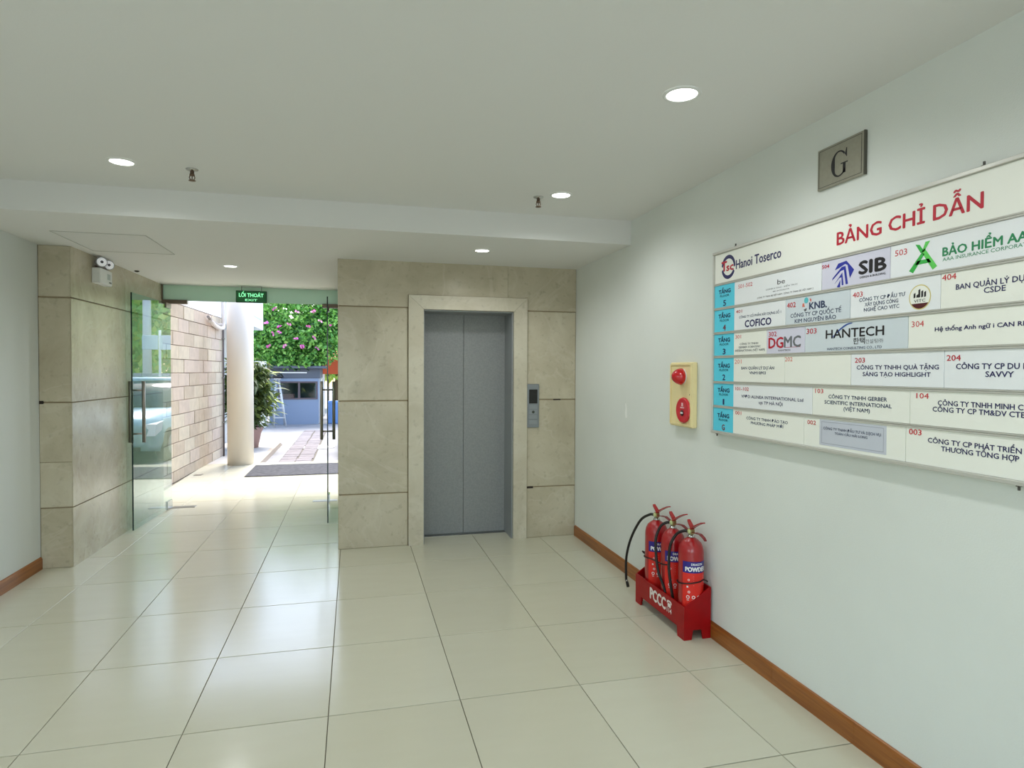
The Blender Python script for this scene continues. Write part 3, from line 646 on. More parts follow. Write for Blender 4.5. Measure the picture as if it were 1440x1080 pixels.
for (a, c, z0, z1) in ((-2.760, -3.097, 1.338, 1.3405), (-2.760, -3.097, 1.2445, 1.247), (-2.760, -2.7625, 1.247, 1.338), (-3.0945, -3.097, 1.247, 1.338)):
    q.add([(XP - .0012, a, z0), (XP - .0012, c, z0), (XP - .0012, c, z1), (XP - .0012, a, z1)], [(0, 1, 2, 3)], mg)
q.build('lettering', None, p, recalc=False)
p = plate(-3.196, BD1, 6)
words(p, ('003', -3.211, 1.328, .020, .053, M_rink, .02), ('CÔNG TY CP PHÁT TRIỂN', -3.291, 1.306, .017, .328, M_navy, .022), ('THƯƠNG TỔNG HỢP', -3.344, 1.281, .017, .268, M_navy, .022))
# fixing screws with clips
for (y, z, s_) in ((-2.09, 2.236, 1), (-3.477, 2.236, 1), (-3.61, 1.207, -1), (-1.93, 1.207, -1)):
    q = MB(); q.box(2.118, 2.149, y - .006, y + .006, z + (.0005 if s_ > 0 else -.004), z + (.004 if s_ > 0 else -.0005)); q.tube([(2.124, y, z + s_ * .003), (2.124, y, z + s_ * .016)], .004, n=8); q.build('fixing_clip', mat('clip_dark', (96, 92, 88), .4, .7), bd)

# ================================================================ G PLAQUE
gp = thing('floor_plaque', 'square brushed metal plaque bearing a black letter G', 'sign', (2.14, -2.82, 2.36))
M_plq = mat('plaque_metal', (158, 155, 140), .42, .2, var=.08, vscale=60)
MB().box(2.136, 2.1495, -2.957, -2.692, 2.368, 2.548, bev=.002).build('plate', M_plq, gp)
MB().box(2.1355, 2.1495, -2.9605, -2.957, 2.368, 2.548).build('plate_edge', mat('plaque_edge', (96, 94, 86), .4, .6), gp)
q = MB(); xg = 2.1352; y0, y1, z0, z1 = -2.702, -2.947, 2.377, 2.539
for (a, c, e, f) in ((y0, y1, z1 - .002, z1), (y0, y1, z0, z0 + .002), (y0, y0 - .0025, z0, z1), (y1 + .0025, y1, z0, z1)):
    q.add([(xg, a, e), (xg, c, e), (xg, c, f), (xg, a, f)], [(0, 1, 2, 3)])
q.build('border_line', mat('plaque_line', (60, 58, 52), .5), gp)
# a serif G: outer and inner bowls of different width
q = MB(); gy, gz, gw, gh = -2.822, 2.453, .046, .056
vs = []; n = 30; a0, a1 = math.radians(42), math.radians(325)
for k in range(n + 1):
    a = a0 + (a1 - a0) * k / n
    th = .0065 + .0155 * (0.5 - 0.5 * math.cos(2 * (a - PI / 2))) * (1 if PI / 2 < a < 1.5 * PI else .25)
    co, si = math.cos(a), math.sin(a); vs += [(xg, gy - gw * co, gz + gh * si), (xg, gy - (gw - th) * co, gz + (gh - min(th, .009)) * si)]
q.add(vs, [(2 * i, 2 * i + 1, 2 * i + 3, 2 * i + 2) for i in range(n)])
def gr(u0, u1, v0, v1): q.add([(xg, gy - u0, gz + v0), (xg, gy - u1, gz + v0), (xg, gy - u1, gz + v1), (xg, gy - u0, gz + v1)], [(0, 1, 2, 3)])
gr(.022, .038, -.046, -.004); gr(.010, .050, -.006, -.001)
q.add([(xg, gy - .040, gz + .056), (xg, gy - .034, gz + .034), (xg, gy - .030, gz + .036), (xg, gy - .043, gz + .018), (xg, gy - .045, gz + .018), (xg, gy - .045, gz + .056)], [(0, 1, 2, 3, 4, 5)])
q.build('letter', M_ink, gp, recalc=False)

# ================================================================ FIRE ALARM
al = thing('fire_alarm_panel', 'cream wall panel with red alarm lamp above a red call button', 'fire alarm', (2.13, -1.55, 1.21))
M_crm = mat('cream_plastic', (236, 220, 168), .45)
XA = 2.112
MB().box(XA, 2.1495, -1.672, -1.400, 1.210, 1.615, bev=.006).build('back_box', M_crm, al)
q = MB()
q.box(XA - .007, XA - .0003, -1.666, -1.408, 1.597, 1.606); q.box(XA - .007, XA - .0003, -1.666, -1.408, 1.222, 1.231); q.box(XA - .007, XA - .0003, -1.666, -1.658, 1.2315, 1.5965); q.box(XA - .007, XA - .0003, -1.416, -1.408, 1.2315, 1.5965)
q.build('rim', M_crm, al)
M_rgl = mat('red_lens', (196, 10, 20), .12, coat=.6); M_rbt = mat('red_button_plastic', (204, 36, 50), .35, coat=.2)
mwx = lambda y, z, x=XA - .0004: frame((x, y, z), (0, -1, 0), (0, 0, 1))
MB().lathe([(.050, 0), (.050, .004), (.049, .006)], mw=mwx(-1.560, 1.526), n=26).build('lamp_base', M_white, al)
MB().lathe([(.048, .0065), (.053, .012), (.053, .022), (.046, .040), (.034, .058), (.020, .070), (0, .075)], mw=mwx(-1.560, 1.526), n=26).build('red_lamp', M_rgl, al)
rb = MB().lathe([(.078, 0), (.080, .006), (.077, .015), (.070, .0185), (.066, .0175), (0, .0175)], mw=mwx(-1.583, 1.316), n=36).build('call_button', M_rbt, al)
MB().lathe([(.019, 0), (.019, .003), (0, .0035)], mw=mwx(-1.588, 1.300, XA - .0182), n=20).build('push_disc', mat('button_dark', (70, 16, 24), .4), rb)
q = MB(); xx = XA - .0224
q.add([(xx, -1.573, 1.295), (xx, -1.603, 1.295), (xx, -1.603, 1.305), (xx, -1.573, 1.305)], [(0, 1, 2, 3)], M_white)
xx = XA - .0186
for (u0, u1, v0, v1) in ((-.010, .010, .040, .058), (-.013, .013, .036, .041), (-.024, .024, .024, .031)):
    q.add([(xx, -1.588 - u0, 1.305 + v0), (xx, -1.588 - u1, 1.305 + v0), (xx, -1.588 - u1, 1.305 + v1), (xx, -1.588 - u0, 1.305 + v1)], [(0, 1, 2, 3)], mat('print_pinkish', (238, 190, 196), .5))
q.build('pictogram', None, rb, recalc=False)
MB().lathe([(.005, 0), (.004, .002), (0, .0025)], mw=mwx(-1.648, 1.415), n=10).build('screw', M_dark, al)

# ================================================================ FIRE EXTINGUISHERS AND RACK
RX0, RX1, RY0, RY1 = 1.962, 2.134, -1.868, -1.225
rk = thing('extinguisher_rack', 'red floor box with legs and white PCCC lettering holding extinguishers', 'rack', (2.05, -1.55, 0))
th = .009
# long front panel with legs
MB().prism([(RY0, 0), (RY0 + .075, 0), (RY0 + .085, .058), (RY1 - .085, .058), (RY1 - .075, 0), (RY1, 0), (RY1, .192), (RY0, .196)], 'x', RX0, RX0 + th).build('front_panel', M_redbox, rk)
MB().prism([(RY0, 0), (RY0 + .07, 0), (RY0 + .08, .058), (RY1 - .08, .058), (RY1 - .07, 0), (RY1, 0), (RY1, .30), (RY0, .30)], 'x', RX1 - th, RX1).build('back_panel', M_redbox, rk)
for (a, c, lb) in ((RY0, RY0 + th, 'near'), (RY1 - th, RY1, 'far')):
    z_ = .196
    MB().prism([(RX0 + th + .0005, 0), (RX0 + .05, 0), (RX0 + .058, .056), (RX1 - .058, .056), (RX1 - .05, 0), (RX1 - th - .0005, 0), (RX1 - th - .0005, .298), (RX0 + th + .0005, z_)], 'y', a, c).build('end_panel', M_redbox, rk)
MB().box(RX0 + th + .001, RX1 - th - .001, RY0 + th + .001, RY1 - th - .001, .062, .070).build('bottom_panel', M_redbox, rk)
M_wp = mat('white_paint_print', (236, 226, 222), .5)
q = MB(); fr = frame((RX0 - .0008, -1.440, .100), (0, -1, 0), (0, 0, 1)); 
q.text('PCCC', frame((RX0 - .0008, -1.440, .100), (0, -1, -.0), (0, 0, 1)), width=.205, cap=.068, m=M_wp, bold=.045)
q.build('lettering', None, rk, recalc=False); q = MB()
q.text('114', frame((RX0 - .0008, -1.664, .098), (0, -1, 0), (0, 0, 1)), width=.056, cap=.028, m=M_wp, bold=.03)
q.build('lettering', None, rk, recalc=False); q = MB()
def rp(pts): q.add([(RX0 - .0008, -1.692 - u, .130 + v) for u, v in pts], [tuple(range(len(pts)))], M_wp)
rp([(-.016, 0), (.016, 0), (.022, .016), (.010, .026), (-.010, .026), (-.022, .016)]); rp([(-.030, .022), (-.018, .022), (-.012, .032), (.012, .032), (.018, .022), (.030, .022), (.028, .036), (.014, .042), (-.014, .042), (-.028, .036)])
q.build('telephone_symbol', None, rk, recalc=False)
M_lblb = mat('label_blue', (44, 28, 128), .35); M_lblr = mat('label_orange_red', (222, 40, 30), .35); M_lblw = mat('label_white', (238, 238, 240), .4)
M_rub = mat('black_rubber', (20, 16, 16), .5); M_val = mat('valve_brass', (176, 160, 110), .3, .9)
ER = .0735
def extinguisher(cx, cy, label, hose, turn=0.0):
    t = thing('fire_extinguisher', label, 'fire extinguisher', (cx, cy, .071), 'red powder fire extinguishers in the rack')
    z0 = .0715
    prof = [(.060, z0), (.070, z0 + .004), (ER, z0 + .012), (ER, .485), (ER * .985, .505), (ER * .92, .528), (ER * .78, .549), (ER * .55, .565), (.026, .574), (.022, .578)]
    mw = Matrix.Translation((cx, cy, 0))
    MB().lathe(prof, mw=mw, n=32).build('cylinder', M_red, t)
    MB().lathe([(.0215, .5785), (.0215, .586), (.016, .590), (.016, .600)], mw=mw, n=16).build('neck_ring', M_chrome, t)
    v = MB(); v.box(cx - .012, cx + .012, cy - .022, cy + .018, .600, .628, bev=.003); v.tube([(cx, cy + .016, .606), (cx, cy + .040, .604)], .009, n=10); v.build('valve', M_val, t)
    MB().lathe([(.014, 0), (.014, .006), (.011, .009), (0, .009)], mw=frame((cx - .0125, cy - .004, .614), (0, -1, 0), (0, 0, 1)), n=16).build('gauge', mat('gauge_face', (200, 210, 150), .3), t)
    # levers reach out towards -Y
    d = Vector((math.sin(turn), -math.cos(turn), 0)); p = Vector((d.y, -d.x, 0))
    def lever(pts, wd, tk, nm, m_):
        q = MB(); vs = []
        for (s_, z_, ww) in pts:
            c = Vector((cx, cy, z_)) + d * s_
            for sg, dz in ((-1, 0), (1, 0), (1, tk), (-1, tk)): vs.append(c + p * sg * wd * ww / 2 + Vector((0, 0, dz)))
        n_ = len(pts); fs = [(0, 1, 2, 3), tuple(4 * (n_ - 1) + k for k in (3, 2, 1, 0))]
        for i in range(n_ - 1):
            for k in range(4): fs.append((4 * i + k, 4 * i + (k + 1) % 4, 4 * i + 4 + (k + 1) % 4, 4 * i + 4 + k))
        q.add(vs, fs); return q.build(nm, m_, t)
    lever([(.006, .626, 1), (.035, .645, 1), (.08, .668, .9), (.120, .686, .75), (.138, .690, .6)], .026, .007, 'squeeze_lever', M_red)
    lever([(.014, .624, 1.0), (.000, .640, 1.0), (-.018, .655, .9), (-.030, .666, .8)], .024, .012, 'lever_bracket', M_red)
    lever([(.018, .606, 1), (.05, .614, 1), (.10, .618, .9), (.140, .606, .8), (.158, .594, .6)], .024, .004, 'carry_handle', mat('handle_dark_red', (120, 22, 28), .4))
    # curved label
    R = ER + .0006; a0 = math.radians(-158); a1 = math.radians(-28)
    def arc(z0, z1, m_, nm, par, R=R, a0=a0, a1=a1):
        q = MB(); n_ = 18; vs = []
        for k in range(n_ + 1):
            a = a0 + (a1 - a0) * k / n_; vs += [(cx + R * math.cos(a), cy + R * math.sin(a), z0), (cx + R * math.cos(a), cy + R * math.sin(a), z1)]
        q.add(vs, [(2 * k, 2 * k + 2, 2 * k + 3, 2 * k + 1) for k in range(n_)], m_, True); return q.build(nm, None, par, recalc=False)
    arc(.385, .452, M_lblb, 'label_band', t); lo = arc(.150, .3848, M_lblr, 'label', t)
    q = MB(); Rt = R + .0007
    def wrap(u0, zb_):
        def f(pv): a = a0 + (u0 + pv.x) / Rt; r2 = Rt + pv.z; return Vector((cx + r2 * math.cos(a), cy + r2 * math.sin(a), zb_ + pv.y))
        return f
    q.text('DRAGON', None, width=.070, cap=.013, m=M_lblw, bold=.03, warp=wrap(.052, .430)); q.text('POWDER', None, width=.130, cap=.025, m=M_lblw, bold=.05, warp=wrap(.018, .395))
    def dot(u, z_, w_, h_):
        vs = []
        for (du, dz) in ((0, 0), (w_, 0), (w_, h_), (0, h_)): vs.append(wrap(u + du, z_ + dz)(Vector((0, 0, 0))))
        q.add(vs, [(0, 1, 2, 3)], M_lblw)
    def ringp(u, z_, r_):
        vs = []; n_ = 14
        for k in range(n_):
            a = 2 * PI * k / n_
            for rr in (r_, r_ * .62): vs.append(wrap(u + rr * math.cos(a), z_ + rr * math.sin(a))(Vector((0, 0, 0))))
        q.add(vs, [(2 * k, 2 * ((k + 1) % n_), 2 * ((k + 1) % n_) + 1, 2 * k + 1) for k in range(n_)], M_lblw)
    for u in (.034, .066, .098, .130): ringp(u, .245, .010); dot(u - .007, .226, .014, .003)
    for z_ in (.365, .352, .339, .326, .313): dot(.066, z_, .07, .0022)
    ringp(.038, .345, .006); dot(.026, .30, .010, .010); ringp(.040, .275, .007)
    q.build('label_print', None, lo, recalc=False)
    # hose with nozzle
    pts = [Vector(h) for h in hose]; sp = []
    for i in range(len(pts) - 1):
        p0 = pts[max(i - 1, 0)]; p1 = pts[i]; p2 = pts[i + 1]; p3 = pts[min(i + 2, len(pts) - 1)]
        for k in range(6):
            s_ = k / 6; sp.append(.5 * ((2 * p1) + (-p0 + p2) * s_ + (2 * p0 - 5 * p1 + 4 * p2 - p3) * s_ ** 2 + (-p0 + 3 * p1 - 3 * p2 + p3) * s_ ** 3))
    sp.append(pts[-1])
    hs = MB().tube(sp, .0088, n=10).build('hose', M_rub, t)
    e = pts[-1]; dd = (pts[-1] - pts[-2]).normalized()
    q = MB(); q.tube([e - dd * .006, e + dd * .004], .0098, n=10); q.build('hose_ferrule', M_chrome, hs)
    q = MB(); q.tube([e + dd * .0045, e + dd * .02, e + dd * .045], [.009, .0105, .0105], n=10); q.build('nozzle', M_rub, hs)
    return t
EX = 2.0475
extinguisher(EX, -1.352, 'red extinguisher farthest from view, hose hanging outside the rack', [(EX, -1.312, .604), (2.03, -1.285, .600), (2.01, -1.19, .540), (1.985, -1.10, .40), (1.97, -1.055, .25), (1.972, -1.05, .10), (1.975, -1.052, .085)], .15)
extinguisher(EX, -1.573, 'middle one of the three red fire extinguishers in the rack', [(EX, -1.533, .604), (2.03, -1.52, .602), (2.0, -1.50, .575), (1.968, -1.50, .50), (1.960, -1.52, .40), (1.958, -1.56, .30), (1.975, -1.60, .22), (1.985, -1.61, .14)], .1)
extinguisher(EX, -1.790, 'nearest red fire extinguisher with its full blue label in view', [(EX, -1.750, .604), (2.03, -1.735, .603), (2.0, -1.70, .575), (1.968, -1.685, .50), (1.958, -1.69, .38), (1.962, -1.705, .28), (1.978, -1.70, .20), (1.985, -1.70, .14)], 0.0)
def cord(pts, label):
    P = [Vector(p) for p in pts]; sp = []
    for i in range(len(P) - 1):
        p0 = P[max(i - 1, 0)]; p1 = P[i]; p2 = P[i + 1]; p3 = P[min(i + 2, len(P) - 1)]
        for k in range(5):
            s_ = k / 5; sp.append(.5 * ((2 * p1) + (-p0 + p2) * s_ + (2 * p0 - 5 * p1 + 4 * p2 - p3) * s_ ** 2 + (-p0 + 3 * p1 - 3 * p2 + p3) * s_ ** 3))
    sp.append(P[-1]); o = MB().tube(sp, .0042, n=7).build('retaining_cord', mat('cord_dark', (40, 14, 16), .5)); tag(o, label, 'cord')
rr = ER + .0045
def around(cy, degs, zs): return [(EX + rr * math.cos(math.radians(a)), cy + rr * math.sin(math.radians(a)), z) for a, z in zip(degs, zs)]
cord([(2.12, -1.235, .325), (2.05, -1.262, .325), (2.0, -1.245, .345)] + around(-1.352, (128, 150, 172, 195, 215), (.335, .335, .336, .338, .340)) + around(-1.573, (150, 172, 195, 215), (.352, .358, .362, .366)), 'dark cord tied across the two farther extinguishers')
cord(around(-1.790, (140, 160, 180, 200, 225, 250, 280, 310), (.312, .312, .314, .318, .324, .330, .336, .340)) + [(2.118, -1.86, .33)], 'dark cord tied around the nearest extinguisher')

# ================================================================ OUTSIDE: PORCH
M_asph = mat('asphalt_pale', (150, 148, 148), .85, var=.18, vscale=1.2, bump=.8, bscale=40)
gr_ = struct(MB().box(-30, 30, 6.1, 60, -.6, -.10).build('ground', M_asph))
gr2 = struct(MB().box(XR + .35, 30, 2.0, 6.1, -.6, -.10).build('ground', M_asph))
M_conc = mat('porch_concrete', (186, 182, 176), .7, var=.1, vscale=2)
struct(MB().box(-4.5, -1.5, 6.1, 9.25, -.55, 0).build('kerb_platform', M_conc))
# ramped kerb edge
MB_k = MB(); MB_k.prism([(6.1, -.1), (6.1, -.001), (9.15, -.001), (9.6, -.1)], 'x', -1.4995, -1.42); o = MB_k.build('kerb', mat('kerb_tan', (184, 168, 150), .7)); struct(o)
# patched paving strips in the asphalt
M_patch = mat('paver_patch', (136, 128, 128), .85, var=.2, vscale=8)
pv = struct(MB().box(-1.2, -.6, 6.5, 12.8, -.0995, -.0985).build('paving_strip', M_grout))
rnd = random.Random(3)
pm = {}
y = 6.52
while y < 12.6:
    L_ = .30
    for i in range(2):
        x0 = -1.19 + .29 * i + rnd.uniform(-.01, .01)
        MB().box(x0, x0 + .27, y, y + L_ - .03, -.0985, -.086 + rnd.uniform(0, .006), bev=.006).build('paving_stone', M_patch, pv)
    y += L_
mh = thing('manhole_cover', 'pale round manhole cover in the paving outside the entrance', 'manhole cover', (-.63, 8.9, -.1))
MB().lathe([(.34, 0), (.34, .012), (.30, .014), (.29, .010), (0, .012)], mw=Matrix.Translation((-.62, 8.9, -.0999)), n=28).build('cover', mat('manhole_pale', (226, 222, 216), .6), mh)
o = MB().box(-1.43, .42, 4.63, 5.75, .0005, .012, bev=.004).build('door_mat', mat('mat_charcoal', (74, 74, 78), .95, var=.45, vscale=14, bump=1, bscale=120)); tag(o, 'dark grey door mat lying at the end of the tiled entrance', 'mat')
# unseen roof cut to place the sunlight's edge, and white building over the passage (outside the transom)
struct(MB().box(-4.5, 3.6, 2.80, 4.6, 3.05, 3.25).build('ceiling', mat('shade_roof', (232, 230, 226), .8)))
struct(MB().box(-2.5, 3.0, 2.80, 2.95, ZS, 3.05).build('wall_porch', mat('porch_wall', (228, 226, 222), .8)))
struct(MB().box(-.0, 3.0, 2.78, 2.95, 0, ZS).build('wall_porch', MATS['porch_wall']))
# round column
col_ = thing('round_column', 'smooth cream round column standing outside the entrance', 'column', (-1.70, 6.02, 0))
q = MB(); q.lathe([(.203, .0), (.203, 3.049)], mw=Matrix.Translation((-1.70, 6.02, 0)), n=48); q.build('shaft', mat('column_cream', (222, 212, 198), .38), col_)
# ---- block wall (split-face pinkish stone blocks)
A = Vector((-2.336, 2.80, 0)); B_ = Vector((-2.181, 7.26, 0)); D = (B_ - A).normalized(); N = Vector((D.y, -D.x, 0))
bw = struct(MB().prism([(A - N * .03)[:2], (B_ - N * .03)[:2], (B_ - N * .25)[:2], (A - N * .25)[:2]], 'z', 0, 3.05).build('wall_blocks', mat('mortar_pink', (176, 148, 134), .9)))
M_blk = [mat('stone_block_%s' % n_, c_, .75, var=.12, vscale=9, bump=.7, bscale=70) for n_, c_ in (('rose', (194, 176, 160)), ('sand', (198, 184, 163)), ('buff', (184, 167, 147)))]
RH = .1935; rnd = random.Random(5); BL = .52
bmesh_c = {}
def block(s0, s1, z0, z1):
    k = (round(s1 - s0, 2), round(z1 - z0, 3), rnd.randrange(3))
    if k not in bmesh_c:
        q = MB(); q.box(0, k[0] - .008, -.03, 0, 0, k[1] - .008, bev=.004)
        me = bpy.data.meshes.new('stone_block'); me.from_pydata(q.v, [], q.f); me.materials.append(M_blk[k[2]]); bmesh_c[k] = me
    loc = A + D * s0 + Vector((0, 0, z0)) + N * rnd.uniform(-.004, .004)
    o = inst(bmesh_c[k], 'stone_block', loc, bw); o.rotation_euler = (0, 0, math.atan2(D.y, D.x) + PI); o.location = Vector(loc) + D * (s1 - s0 - .008)
    return o
Ltot = (B_ - A).length; off0 = 1.5
ztop = [2.478 - .1935 * i for i in range(14)]
for i, zt in enumerate(ztop):
    z0 = max(zt - RH, 0.0)
    if zt - z0 < .03: continue
    s = (1.5 + .30 if i % 2 else 1.5 + .04) - BL * 6
    while s < Ltot:
        s0, s1 = max(s, 0), min(s + BL, Ltot)
        if s1 - s0 > .05: block(s0, s1, z0, zt)
        s += BL
# white render above the blocks
q = MB(); q.prism([(A - N * .001)[:2], (B_ - N * .001)[:2], (B_ - N * .029)[:2], (A - N * .029)[:2]], 'z', 2.482, 3.049); struct(q.build('wall_upper', mat('white_render', (236, 232, 228), .8)))
# pipes at the far end of the block wall
pw = D * 4.30 + A + N * .03
dp = thing('downpipe', 'dark vertical pipe at the far end of the block wall', 'pipe', (pw.x, pw.y, 0))
MB().tube([(pw.x, pw.y, .0), (pw.x, pw.y, 2.30)], .016, n=10).build('pipe', mat('pipe_dark', (88, 78, 76), .5), dp)
for z in (.6, 1.4, 2.1): MB().box(pw.x - .024, pw.x + .024, pw.y - .02, pw.y + .024, z, z + .02).build('clip', M_steel, dp)
pa = A + D * 3.85 + N * .05
ac = thing('insulated_pipe', 'white insulated pipe bend running up the wall above the blocks', 'pipe', (pa.x, pa.y, 2.3))
pts = [A + D * 3.3 + N * .05 + Vector((0, 0, 2.36)), A + D * 3.6 + N * .055 + Vector((0, 0, 2.30)), A + D * 3.9 + N * .06 + Vector((0, 0, 2.27)), A + D * 4.1 + N * .07 + Vector((0, 0, 2.29)), A + D * 4.15 + N * .07 + Vector((0, 0, 2.40)), A + D * 4.12 + N * .07 + Vector((0, 0, 3.04))]
MB().tube(pts, .035, n=12).build('pipe', mat('pipe_wrap', (214, 206, 200), .7), ac)
MB().tube([p + Vector((.0, 0, .055)) - D * .12 for p in pts[:4]], .022, n=10).build('cable', mat('cable_grey', (150, 142, 138), .6), ac)

# ================================================================ OUTSIDE: STREET
def leafmesh(name, L, Wd, m, fold=.25, curl=.3):
    vs = [(0, 0, 0)]; fs = []; n = 4
    for k in range(1, n):
        t_ = k / n; w_ = Wd * math.sin(PI * (t_ ** .8)) * .5; z_ = -curl * L * t_ * t_
        vs += [(t_ * L, -w_, z_ + fold * w_), (t_ * L, 0, z_), (t_ * L, w_, z_ + fold * w_)]
    vs.append((L, 0, -curl * L))
    fs += [(0, 1, 2), (0, 2, 3)]
    for k in range(n - 2):
        o_ = 1 + 3 * k; fs += [(o_, o_ + 3, o_ + 4, o_ + 1), (o_ + 1, o_ + 4, o_ + 5, o_ + 2)]
    o_ = 1 + 3 * (n - 2); e = len(vs) - 1; fs += [(o_, e, o_ + 1), (o_ + 1, e, o_ + 2)]
    me = bpy.data.meshes.new(name); me.from_pydata(vs, [], fs); me.materials.append(m); return me
def foliage(q, cen, rad, n, size, mats, rng, shell=.55):
    """scatter small leaves through an ellipsoid crown"""
    for _ in range(n):
        while True:
            d = Vector((rng.gauss(0, 1), rng.gauss(0, 1), rng.gauss(0, 1)))
            if d.length > .1: break
        d.normalize(); r_ = shell + (1 - shell) * rng.random() ** .6
        lump = 1 + .16 * math.sin(d.x * 5 + cen[0]) * math.cos(d.z * 6 + cen[2]) + .1 * math.sin(d.y * 9 + d.z * 7)
        p = Vector((cen[0] + d.x * rad[0] * r_ * lump, cen[1] + d.y * rad[1] * r_ * lump, cen[2] + d.z * rad[2] * r_ * lump))
        u = Vector((rng.uniform(-1, 1), rng.uniform(-1, 1), rng.uniform(-1, .6))).normalized(); v = u.orthogonal().normalized()
        v = (v * math.cos(rng.random() * 6) + u.cross(v) * math.sin(rng.random() * 6)).normalized()
        s_ = size * rng.uniform(.6, 1.3)
        q.add([p, p + u * s_ * .5 + v * s_ * .25, p + u * s_, p + u * s_ * .5 - v * s_ * .25], [(0, 1, 2, 3)], mats[rng.randrange(len(mats))])
G1 = leafmat('leaf_green', (112, 172, 78)); G2 = leafmat('leaf_bright', (160, 212, 104)); G3 = leafmat('leaf_dark', (52, 96, 44)); G4 = leafmat('leaf_yellow', (204, 220, 104))
GP = leafmat('plant_olive', (112, 128, 62)); GP2 = leafmat('plant_lime', (176, 190, 84)); GP3 = leafmat('plant_deep', (74, 92, 46))
# potted bush behind the column
PX, PY = -1.95, 8.35
pb = thing('potted_bush', 'tall leafy potted bush with drooping leaves behind the round column', 'plant', (PX, PY, 0))
MB().lathe([(.20, .001), (.26, .30), (.29, .36), (.30, .42), (.27, .42), (.26, .38), (0, .37)], mw=Matrix.Translation((PX + .0, PY, 0)), n=28).build('pot', mat('pot_terracotta', (176, 142, 134), .7), pb)
rng = random.Random(11)
stems = []
for k in range(14):
    a = rng.uniform(0, 2 * PI); rr_ = rng.uniform(.1, .42); h_ = rng.uniform(.9, 1.75); top = (PX + rr_ * math.cos(a), PY + rr_ * math.sin(a), h_)
    MB().tube([(PX + .1 * math.cos(a), PY + .1 * math.sin(a), .372), (PX + rr_ * .7 * math.cos(a), PY + rr_ * .7 * math.sin(a), h_ * .6), top], [.014, .011, .007], n=6).build('stem', mat('stem_brown', (104, 90, 62), .8), pb); stems.append(top)
lms = [leafmesh('leaf', .28, .056, m_, curl=c_) for m_, c_ in ((GP, .35), (GP2, .2), (GP3, .5), (GP, .55), (GP3, .3))]
for k in range(300):
    a = rng.uniform(0, 2 * PI); zc_ = rng.uniform(.42, 1.74); rmax = .56 * math.sqrt(max(.06, 1 - ((zc_ - 1.05) / .86) ** 2)); r_ = rmax * rng.uniform(.3, .9)
    o = inst(lms[rng.randrange(5)], 'leaf', (PX + r_ * math.cos(a), PY + r_ * math.sin(a), zc_), pb, (rng.uniform(-.4, .4), rng.uniform(-.5, .7), a + rng.uniform(-.5, .5)))
    s_ = rng.uniform(.75, 1.15); o.scale = (s_, s_, s_)
q = MB(); foliage(q, (PX, PY, 1.08), (.47, .47, .70), 4200, .13, [GP, GP3, GP3], rng, .15); stuff(q.build('inner_foliage', None, pb, recalc=False))

# white building volume left of the street with overhang
struct(MB().box(-5.5, -2.5, 9.3, 11.0, -.1, 3.4).build('wall_neighbour', mat('neighbour_white', (238, 236, 234), .8)))
ov = thing('balcony_box', 'white boxed balcony jutting out beside the round column', 'balcony', (-2.6, 9.2, 2.38))
MB().box(-3.4, -1.77, 7.6, 9.28, 2.40, 3.7, bev=.01).build('balcony_shell', mat('balcony_white', (236, 240, 244), .7), ov)
MB().box(-1.7695, -1.76, 7.9, 9.0, 2.60, 3.3, bev=.002).build('side_panel', mat('balcony_blue_tint', (214, 226, 236), .6), ov)
lw = MB().box(-3.10, -2.33, 14.0, 14.25, -.0995, 1.80, bev=.01).build('garden_wall', mat('garden_wall_white', (236, 236, 230), .8)); tag(lw, 'low white wall beside the guard booth behind the bush', 'wall')
# guard booth
KX0, KX1, KY = -2.02, -.93, 15.0
kb = thing('guard_booth', 'small blue-grey guard booth with sliding window under flowering vines', 'booth', (-1.5, KY, -.1))
M_bbl = mat('booth_blue', (138, 152, 174), .7); M_bdk = mat('booth_dark_grey', (92, 98, 108), .7)
WX0, WX1, WZ0, WZ1 = -2.10, -.96, .66, 1.21
q = MB(); q.box(-2.35, -.93, KY, KY + .12, -.0995, WZ0); q.box(-2.35, WX0, KY, KY + .12, WZ0, 1.30); q.box(WX1, -.93, KY, KY + .12, WZ0, 1.30); q.box(WX0, WX1, KY, KY + .12, WZ1, 1.30)
q.box(-2.35, -2.23, KY + .121, KY + 1.6, -.0995, 1.30); q.box(-1.05, -.93, KY + .121, KY + 1.6, -.0995, 1.30); q.box(-2.35, -.93, KY + 1.601, KY + 1.72, -.0995, 1.30); q.build('booth_wall', M_bbl, kb)
MB().box(-2.40, -.89, KY - .03, KY + 1.75, 1.301, 1.60, bev=.01).build('fascia', M_bdk, kb)
MB().box(-2.50, -.72, KY - .25, KY + 1.9, 1.6005, 1.68, bev=.01).build('roof_slab', M_bdk, kb)
wf = MB(); t_ = .045
wf.box(WX0, WX1, KY - .02, KY + .05, WZ0, WZ0 + t_); wf.box(WX0, WX1, KY - .02, KY + .05, WZ1 - t_, WZ1); wf.box(WX0, WX0 + t_, KY - .02, KY + .05, WZ0 + t_, WZ1 - t_); wf.box(WX1 - t_, WX1, KY - .02, KY + .05, WZ0 + t_, WZ1 - t_); wf.box(-1.53, -1.47, KY - .02, KY + .05, WZ0 + t_, WZ1 - t_)
wfo = wf.build('window_frame', mat('booth_frame', (98, 84, 88), .5), kb)
for a, c in ((WX0 + t_, -1.53), (-1.47, WX1 - t_)): MB().box(a, c, KY + .01, KY + .016, WZ0 + t_, WZ1 - t_).build('pane', M_pane, wfo)
MB().box(-2.05, -1.27, KY - .06, KY - .031, 1.455, 1.495, bev=.004).build('tube_lamp', mat('tube_lamp_white', (240, 240, 236), .4), kb)
